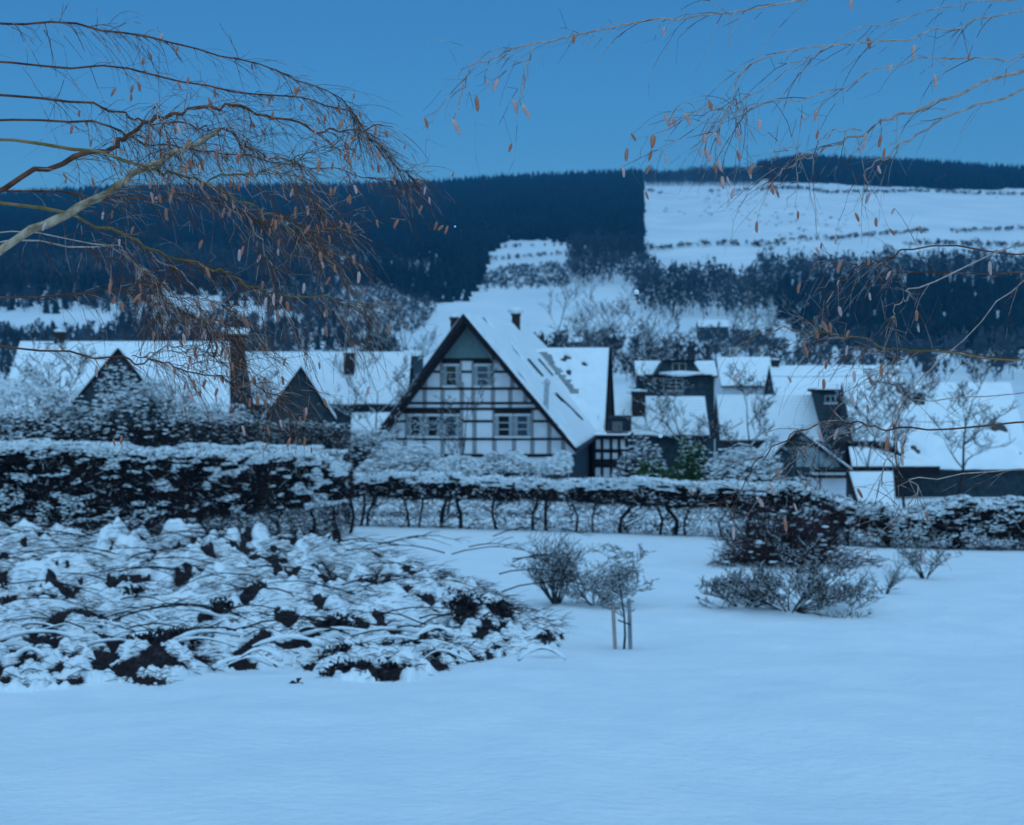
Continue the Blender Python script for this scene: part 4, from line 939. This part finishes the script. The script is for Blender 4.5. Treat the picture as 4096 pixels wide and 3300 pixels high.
# twigs bristling out of it
n = 30000; ii = rs.randint(0, ny, n*3); jj = rs.randint(0, nx, n*3); k = (env[ii, jj] > .12) & (rs.rand(n*3) < np.where(snow_t[ii, jj] < .02, 1.0, .30)); ii = ii[k][:n]; jj = jj[k][:n]; n = len(ii)
C = np.stack([HX[ii, jj], HYy[ii, jj], zs[ii, jj]], 1); C[:, 2] = np.maximum(zd[ii, jj], zs[ii, jj])-.02
an_ = rs.normal(size=n)*.5+np.where(rs.rand(n) < .5, 0, math.pi); el_ = rs.uniform(-.15, .5, n)
d = np.stack([np.cos(an_)*np.cos(el_), np.sin(an_)*np.cos(el_), np.sin(el_)], 1); L = rs.uniform(.08, .34, (n, 1))*(1+np.clip((C[:, 1:2]-26)/8, 0, 1.3))
Bm = C+d*L*.5+np.array([0, 0, .015]); Be = C+d*L; Be[:, 2] -= L[:, 0]*.12
r_ = rs.uniform(.003, .0075, n)
sticks('twigs', np.vstack([C, Bm]), np.vstack([Bm, Be]), np.concatenate([r_, r_*.8]), np.concatenate([r_*.8, r_*.4]), M['bark_brown'], heap, kind='stuff')
# long arching branches
def heap_z(x, y): return float(terrain(x, y))+float(np.interp(y, [24, 28, 36], [.45, .7, 1.3]))
nb = 70
for i in range(nb):
    px_ = rs.uniform(-20, 520); D_ = rs.uniform(24, 38); x = (px_-512)*D_/F; z = heap_z(x, D_)-.15+.25*rs.rand(); Ln = rs.uniform(.9, 2.6); a = rs.normal()*.35+(0 if rs.rand() < .6 else math.pi)
    t = np.linspace(0, 1, 8); p = np.stack([x+math.cos(a)*Ln*t, D_+math.sin(a)*Ln*t, z+.32*Ln*t*(1-t)*1.2+rs.normal(size=8)*.01-.1*t], 1)
    lst = [(p, np.linspace(.014, .004, 8))]
    for j in range(4):
        k = rs.randint(2, 7); e = p[k]+np.array([math.cos(a)*.4, rs.normal()*.2, rs.uniform(-.1, .2)]); lst.append((np.array([p[k], (p[k]+e)/2+[0, 0, .03], e]), np.array([.006, .005, .003])))
    tubes('branch', lst, M['bark'], heap, n=4)
# snow-laden boughs lying across the heap
for i in range(34):
    px_ = rs.uniform(-20, 520); D_ = rs.uniform(22.5, 31) if px_ > 200 else rs.uniform(22.5, 29); x = (px_-512)*D_/F; a = rs.uniform(-.9, .9)+(0 if rs.rand() < .5 else math.pi); Ln = rs.uniform(.6, 1.7)
    t = np.linspace(0, 1, 9); p = np.stack([x+math.cos(a)*Ln*t, D_+math.sin(a)*Ln*t*.6, 0*t], 1); p[:, 2] = terrain(p[:, 0], p[:, 1])+np.interp(D_, [22, 25, 30], [.06, .28, .55])+.16*np.sin(t*3)+rs.uniform(-.1, .12)
    r0 = rs.uniform(.010, .026)
    tubes('bough', [(p, np.linspace(r0, r0*.4, 9))], M['bark'], heap, n=6)
    q = p.copy(); q[:, 2] += r0*1.1; tubes('snow', [(q, np.linspace(r0*1.9, r0*.9, 9)*(1+.25*rs.normal(size=9)).clip(.6, 1.5))], M['snow'], heap, n=6)
# dark openings: bunches of brown leafy brash
for (px_, py_, w_, h_) in [(465, 607, 34, 22), (500, 608, 22, 14), (340, 628, 34, 18), (222, 607, 22, 14), (352, 672, 46, 16), (355, 654, 44, 16), (165, 668, 26, 10), (548, 638, 16, 8), (295, 688, 9, 10), (430, 640, 26, 10), (150, 640, 34, 12), (135, 590, 22, 6), (336, 535, 8, 10), (120, 672, 12, 8), (372, 676, 26, 6), (392, 668, 16, 8), (95, 680, 22, 6), (62, 650, 30, 12), (20, 660, 26, 12), (180, 636, 40, 14), (440, 655, 30, 8)]:
    D_ = float(np.interp(py_, [560, 600, 640, 690], [33, 28.5, 25, 21.3])); S = D_/F; x = (px_-512)*S; z = -(py_-HY)*S
    k = int(420*max(.3, w_*h_/600)); C = np.stack([x+rs.normal(size=k)*w_*S*.26, D_+rs.normal(size=k)*.06, z+rs.normal(size=k)*h_*S*.26], 1)
    d = rs.normal(size=(k, 3)); d /= np.linalg.norm(d, axis=1, keepdims=True)
    V = np.stack([C, C+d*.085, C+rs.normal(size=(k, 3))*.05], 1).reshape(-1, 3)
    o = mesh_np('brash', V, np.arange(len(V)).reshape(-1, 3), None, M['litter'], heap); o['kind'] = 'stuff'

# ------------------------------------------------------------------ birch branches near the camera
def z1(x, y): return (104+x*.116, 106.5+y*.116)
def z5(x, y): return (104+x*.116, 281.5+y*.116)
def z4(x, y): return (695+x*.116, 106.5+y*.116)
def z8(x, y): return (729+x*.1152, 319+y*.1152)
cat_me = {}
def catkin_mesh(m):
    if m in cat_me: return cat_me[m]
    t = np.linspace(0, 1, 9); pr = np.array([.25, .8, 1, 1.05, 1.05, 1.0, .95, .7, .2])*.0040
    p = np.stack([.004*np.sin(t*2), 0*t, -t*.032], 1)
    V, tri, q_ = tube('', p, pr, None, n=7); o = mesh_np('catkin', V, tri, q_, M[m], None, smooth=True); me = o.data
    bpy.data.objects.remove(o); cat_me[m] = me; return me
def birch(name, label, mains, seed, dens, ncat, xr, pale=.3, base=None, trunk_px=None, extra=()):
    global rs
    root = empty(name, base, label=label, cat='tree'); org = np.array(base)
    twA = []; twB = []; twr = []; hang = []
    for ctrl, D_, r0, r1, mm in mains:
        D1 = D_ if isinstance(D_, tuple) else (D_, D_)
        n = max(8, len(ctrl)*5); L2 = smooth_line(np.array(ctrl, float), n); dd = np.linspace(D1[0], D1[1], n)
        L2 = L2+np.stack([(vnoise(np.arange(n)*.9+len(ctrl)*7, np.full(n, ctrl[0][1]*.31), 5)-.5)*5, (vnoise(np.arange(n)*.8, np.full(n, ctrl[0][1]*.17), 6)-.5)*9], 1)*(np.arange(n) > 0)[:, None]; p = np.stack([P(a, b, c_) for (a, b), c_ in zip(L2, dd)])+rs.normal(size=(n, 3))*.002-org
        S = np.mean(dd)/F; rad = np.linspace(r0*S, r1*S, n)*(1+.12*rs.normal(size=n)*(r0 > 1.5))
        tubes('branch', [(p, rad)], M[mm], root, n=6)
        # side twigs
        seg = np.linalg.norm(np.diff(p, axis=0), axis=1); tot = seg.sum()
        k = int(tot*dens)
        for i in range(k):
            t = rs.uniform(.08, 1.0)*(n-1); a = int(min(t, n-2)); q0 = p[a]+(p[a+1]-p[a])*(t-a); dr = p[a+1]-p[a]; dr /= np.linalg.norm(dr)+1e-9
            d = dr*.7+rs.normal(size=3)*np.array([.45, .35, .45])+np.array([xr, 0, -.22]); d /= np.linalg.norm(d); Ln = rs.uniform(.06, .42); q_ = q0; r_ = rs.uniform(.0010, .0026)
            m_ = 5
            for j in range(m_):
                d = d+rs.normal(size=3)*.13+np.array([.0, 0, -.17]); d /= np.linalg.norm(d); e = q_+d*Ln/m_; ra = r_*(1-j/m_*.55); twA.append(q_); twB.append(e); twr.append(ra)
                if rs.rand() < .35:
                    s = d+rs.normal(size=3)*.6; s /= np.linalg.norm(s); f_ = e+s*rs.uniform(.03, .12); twA.append(e); twB.append(f_); twr.append(ra*.6); hang.append(f_)
                q_ = e
            hang.append(q_)
    twA = np.array(twA); twB = np.array(twB); twr = np.array(twr); sel = rs.rand(len(twA)) < pale
    sticks('twigs', twA[~sel], twB[~sel], twr[~sel], twr[~sel]*.7, M['twig_dark'], root, kind='stuff')
    sticks('frosted_twigs', twA[sel], twB[sel], twr[sel]*.85, twr[sel]*.6, M['twig_frost'], root, kind='stuff')
    hang = np.array(hang); idx = rs.permutation(len(hang))[:ncat]
    for i in idx:
        m = 'catkin' if rs.rand() > pale else 'catkin_pale'
        o = bpy.data.objects.new('catkin', catkin_mesh(m)); COL.objects.link(o); o.parent = root; o.location = hang[i]; s = rs.uniform(1.05, 1.85)*(1.05 if pale > .5 else 1)
        o.scale = (s*1.1, s*1.1, s*rs.uniform(.8, 1.15)); o.rotation_euler = (rs.normal()*.2, rs.normal()*.25, rs.rand()*6)
    for (a, b, D_, sc_) in extra:
        o = bpy.data.objects.new('catkin', catkin_mesh('catkin_pale')); COL.objects.link(o); o.parent = root; o.location = P(a, b, D_)-org; o.scale = (sc_, sc_, sc_); o.rotation_euler = (0, -.35, rs.rand())
    if trunk_px:
        x = trunk_px; gz_ = float(terrain(x, base[1])); p = smooth_line([(x-.1, base[1], gz_-.3), (x, base[1], gz_+1.2), (x+.05, base[1], gz_+3), (x, base[1], gz_+5.5)], 14)-org
        tubes('trunk', [(p, np.linspace(.14, .08, 14))], M['bark_pale'], root, n=10)
        # limbs joining trunk and the twigs in view
        for ctrl, D_, r0, r1, mm in mains:
            if r0 < 1.2: continue
            D1 = D_[0] if isinstance(D_, tuple) else D_; e = P(ctrl[0][0], ctrl[0][1], D1)-org; s = np.array([x, base[1], e[2]+org[2]-.35])-org
            if abs(e[0]-s[0]) > 3: continue
            tubes('limb', [(smooth_line([s, s*.5+e*.5+np.array([0, 0, -.05]), e], 8), np.linspace(r0*1.6*D1/F, r0*D1/F, 8))], M['bark_pale' if mm == 'bark_pale' else 'twig_olive'], root, n=6)
    return root
Lx = -30
mains_l = [
 ([(-20, 262), (50, 222), z1(0, 750), z1(200, 610), z1(400, 510), z1(560, 430), z1(720, 350), z1(880, 270), z1(1000, 195)], (7.0, 7.4), 4.6, 2.2, 'bark_pale'),
 ([(Lx, 205), (40, 170), z1(0, 370), z1(170, 290), z1(400, 130), z1(560, 80), z1(880, 10), z1(1200, 30), z1(1600, 140), z1(1900, 215), z1(2155, 190), z1(2400, 150)], (7.6, 8.4), 3.0, .6, 'twig_dark'),
 ([(Lx, 140), z1(0, 400), z1(380, 520), z1(560, 570), z1(830, 645), z1(1180, 830), z1(1500, 950), z1(1700, 1030), z1(1800, 1070), z1(2060, 1050), z1(2110, 1075)], (7.0, 7.6), 1.7, .5, 'twig_olive'),
 ([z1(830, 640), z1(1100, 600), z1(1350, 575), z1(1550, 590), z1(1680, 650), z1(1830, 850), z1(1930, 980)], 7.3, 1.0, .4, 'twig_olive'),
 ([z1(1350, 575), z1(1500, 500), z1(1720, 430), z1(2030, 330)], 7.3, .7, .35, 'twig_olive'),
 ([z1(1560, 590), z1(1640, 500), z1(1720, 440)], 7.3, .6, .35, 'twig_olive'),
 ([(Lx, 195), z1(0, 1030), z1(400, 1240), z1(700, 1350), z1(1050, 1440), z1(1300, 1560), z1(1450, 1620), z1(1850, 1650), z1(2100, 1680), z1(2300, 1760)], (7.4, 8.0), 1.7, .45, 'twig_olive'),
 ([z1(1200, 850), z1(1300, 1060), z1(1430, 1330), z1(1530, 1570)], 7.4, .7, .4, 'twig_frost'),
 ([z1(1500, 940), z1(1660, 1100), z1(1800, 1200), z1(2000, 1370), z1(2150, 1580), z1(2250, 1750)], 7.5, .8, .35, 'twig_olive'),
 ([(Lx, 185), z1(0, 800), z1(600, 770), z1(980, 840), z1(1300, 960), z1(1700, 1120), z1(2100, 1300)], (8.2, 8.6), 1.2, .4, 'twig_dark'),
 ([(Lx, 340), z5(0, 650), z5(400, 690), z5(700, 740), z5(1100, 860), z5(1400, 920), z5(1560, 1080), z5(1600, 1230)], (7.6, 7.9), 1.1, .35, 'twig_dark'),
 ([z5(240, 640), z5(440, 620), z5(620, 560), z5(820, 600), z5(1000, 620)], 7.8, .6, .3, 'twig_dark'),
 ([z5(680, 730), z5(860, 690), z5(1100, 690), z5(1200, 710)], 7.8, .55, .3, 'twig_dark'),
 ([(Lx, 240), z1(0, 1200), z1(300, 1390), z1(560, 1570), z5(800, 200), z5(900, 380), z5(960, 510)], (7.3, 7.5), .9, .35, 'twig_frost'),
 ([z1(400, 1250), z1(700, 1480), z1(870, 1660), z5(1060, 220), z5(1250, 380), z5(1500, 700)], 7.7, .8, .3, 'twig_frost'),
 ([(Lx, 230), z1(0, 1170), z1(200, 1300), z1(420, 1500), z5(440, 60), z5(470, 260), z5(500, 440)], 7.2, .7, .3, 'twig_frost'),
 ([z5(800, 700), z5(1000, 450), z5(1100, 470), z5(1260, 530), z5(1480, 700)], 7.9, .6, .3, 'twig_frost'),
 ([z5(1500, 150), z5(1600, 350), z5(1700, 500), z5(1750, 640)], 7.9, .6, .3, 'twig_frost'),
 ([z5(1850, 150), z5(1980, 280), z5(2080, 430), z5(2150, 560)], 7.9, .55, .3, 'twig_frost'),
 ([(Lx, 90), z1(0, 20), z1(300, 110), z1(700, 160), z1(1000, 210), z1(1300, 380), z1(1700, 520)], (8.6, 9.0), 1.3, .4, 'twig_dark'),
 ([(Lx, 120), z1(0, 150), z1(350, 320), z1(800, 370), z1(1100, 420), z1(1600, 480), z1(2100, 560), z1(2500, 650)], (8.4, 9.2), 1.2, .35, 'twig_dark'),
 ([(Lx, 60), (120, 70), (260, 92), z1(2000, 10), z1(2300, 250), z1(2500, 480), z1(2700, 640)], (8.5, 9.3), 1.1, .3, 'twig_dark'),
 ([(Lx, 20), (100, 30), (240, 60), (340, 100), (360, 140)], (8.2, 8.9), 1.2, .35, 'twig_dark'),
 ([(Lx, 300), z5(0, 100), z5(260, 130), z5(520, 200), z5(760, 290), z5(1040, 360), z5(1100, 460)], 7.8, 1.0, .35, 'twig_dark'),
 ([z1(900, 0), z1(1040, 100), z1(1200, 260), z1(1340, 430)], 7.1, .6, .3, 'twig_frost'),
 ([z1(440, -60), z1(480, 130), z1(530, 260), z1(545, 390)], 7.0, .7, .4, 'twig_frost'),
]
birch('birch_tree', 'lichened birch boughs with brown catkins reaching in from the west side', mains_l, 1, 68, 320, .12, .25, base=(-3.6, 7.4, 0.0), trunk_px=-3.6)
RXe = 1060
mains_r = [
 ([(RXe, -20), (900, -12), (760, 8), (640, 22), (560, 40), (505, 52), (470, 66)], 6.6, 1.1, .7, 'twig_frost'),
 ([(470, 66), (466, 80), (463, 92), (459.5, 108), (452, 119)], 6.6, .8, .6, 'twig_frost'),
 ([(534, 45), (528, 62), (524, 84), (522, 104)], 6.6, .8, .6, 'twig_frost'),
 ([(RXe, 55), (980, 85), z4(1935, 5), z4(1700, 80), z4(1500, 195), z4(1300, 290), z4(1100, 380), z4(970, 430), z4(780, 530), z4(660, 640), z4(580, 700)], (6.8, 7.2), 1.6, .4, 'twig_frost'),
 ([z4(1430, 215), z4(1300, 205), z4(1180, 240), z4(1080, 290), z4(1050, 330)], 7.0, .6, .35, 'twig_frost'),
 ([z4(960, 415), z4(860, 370), z4(760, 370), z4(680, 400), z4(655, 480)], 7.1, .5, .3, 'twig_frost'),
 ([(RXe, 80), (980, 105), z4(1935, 220), z4(1640, 440), z4(1470, 560), z4(1500, 690)], (6.9, 7.1), 1.3, .4, 'twig_frost'),
 ([z4(790, 525), z4(670, 515), z4(600, 530), z4(540, 590)], 7.1, .5, .3, 'twig_dark'),
 ([z4(905, 480), z4(890, 600), z4(870, 720), z4(780, 820)], 7.1, .5, .3, 'twig_frost'),
 ([(RXe, 255), z4(1935, 1220), z4(1700, 1290), z4(1500, 1350), z4(1380, 1390), z4(1290, 1500), z4(1150, 1620), z4(1130, 1690)], (7.0, 7.3), .9, .35, 'twig_dark'),
 ([(RXe, 272), z4(1935, 1415), z4(1700, 1395), z4(1450, 1370), z4(1220, 1385), z4(1080, 1380)], 7.4, .7, .3, 'twig_dark'),
 ([(RXe, 230), z4(1935, 1540), z4(1840, 1640), z4(1750, 1724), z4(1690, 1800)], 7.0, .9, .4, 'twig_frost'),
 ([(RXe, 48), (1000, 60), (900, 62), (830, 92), z4(560, 0), z4(400, 30), z4(240, 110), z4(180, 190)], (6.6, 6.8), .8, .4, 'twig_frost'),
 ([(RXe, 5), (980, 22), (900, 40), (760, 60), z4(300, 0), z4(180, 190), z4(60, 350)], 6.6, .9, .5, 'twig_frost'),
 ([(RXe, -12), (960, 8), (860, 30), (760, 90), (728, 104), (700, 108), (664, 116)], 6.7, .6, .35, 'twig_frost'),
 ([(RXe, 362), z8(1658, 290), z8(1400, 250), z8(1200, 190), z8(880, 130), z8(660, 110), z8(440, 90), z8(120, 220), z8(0, 320)], (6.9, 7.2), .9, .35, 'twig_olive'),
 ([z8(780, 110), z8(690, 40), z8(600, -20)], 7.1, .5, .3, 'twig_olive'),
 ([(RXe, 420), z8(1658, 950), z8(1270, 940), z8(1100, 905), z8(880, 905), z8(620, 980), z8(400, 1110), z8(280, 1220), z8(130, 1430), z8(0, 1560), z8(-30, 1580)], (6.8, 7.1), 1.0, .4, 'twig_dark'),
 ([z8(1270, 940), z8(950, 1000), z8(700, 1100), z8(540, 1240), z8(410, 1380)], 7.0, .5, .3, 'twig_frost'),
 ([(RXe, 360), z8(1658, 300), z8(1500, 350), z8(1240, 270), z8(1100, 310), z8(880, 320)], 7.3, .7, .35, 'twig_dark'),
 ([(RXe, 390), z8(1658, 700), z8(1500, 620), z8(1280, 450), z8(1060, 640), z8(900, 840)], 7.2, .6, .3, 'twig_frost'),
 ([(RXe, 470), z8(1658, 1380), z8(1640, 1500), z8(1560, 1640), z8(1520, 1720)], 7.0, .7, .4, 'twig_frost'),
 ([(RXe, 240), (1000, 300), z8(1500, 700), z8(1440, 1100), z8(1340, 1300), z8(1330, 1480)], 7.0, .6, .4, 'twig_frost'),
]
birch('birch_tree', 'frosted birch twigs with a few catkins drooping in from the east side', mains_r, 2, 17, 110, -.15, .55, base=(3.5, 7.0, 0.0), trunk_px=3.5, extra=((452, 119, 6.6, 2.3), (522, 104, 6.6, 2.2), (513, 99, 6.6, 2.0), (664, 114, 6.7, 2.0), (684, 113, 6.7, 1.9), (672, 115, 6.7, 1.9), (703, 147, 6.6, 2.2), (714, 132, 6.6, 2.0)))
# ------------------------------------------------------------------ falling flakes
for px_, py_, r_, lab in ((636.5, 292, 3.0, 'large round snowflake falling before the field under the grey wood'), (660.5, 436, 2.5, 'round snowflake falling before the stout-chimney roof'), (455, 226.5, 1.1, 'tiny snowflake falling before the big spruce wood'),
        (818, 230, 1.6, 'faint snowflake falling before the hillside snowfield'), (662, 543, 1.2, 'tiny snowflake falling below the clipped hedge')):
    tag(blobs('snowflake', [P(px_, py_, 6.2)], [np.array([1, .8, 1.0])*r_*6.2/F], M['snow'], jit=.15), lab, 'snowflake', 'falling snowflakes')

# ------------------------------------------------------------------ dusk haze in the valley air
hm = bpy.data.materials.new('valley_haze'); hm.use_nodes = True; hn = hm.node_tree; hn.nodes.remove(hn.nodes['Principled BSDF'])
pv_ = hn.nodes.new('ShaderNodeVolumePrincipled'); pv_.inputs['Density'].default_value = .00020; pv_.inputs['Color'].default_value = (.26, .55, 1, 1); pv_.inputs['Anisotropy'].default_value = .1
hn.links.new(pv_.outputs[0], hn.nodes['Material Output'].inputs['Volume'])
b = MB(); b.box(-1600, 1600, -120, 1900, -45, 260); hz_ = b.build('haze', hm); hz_['kind'] = 'stuff'
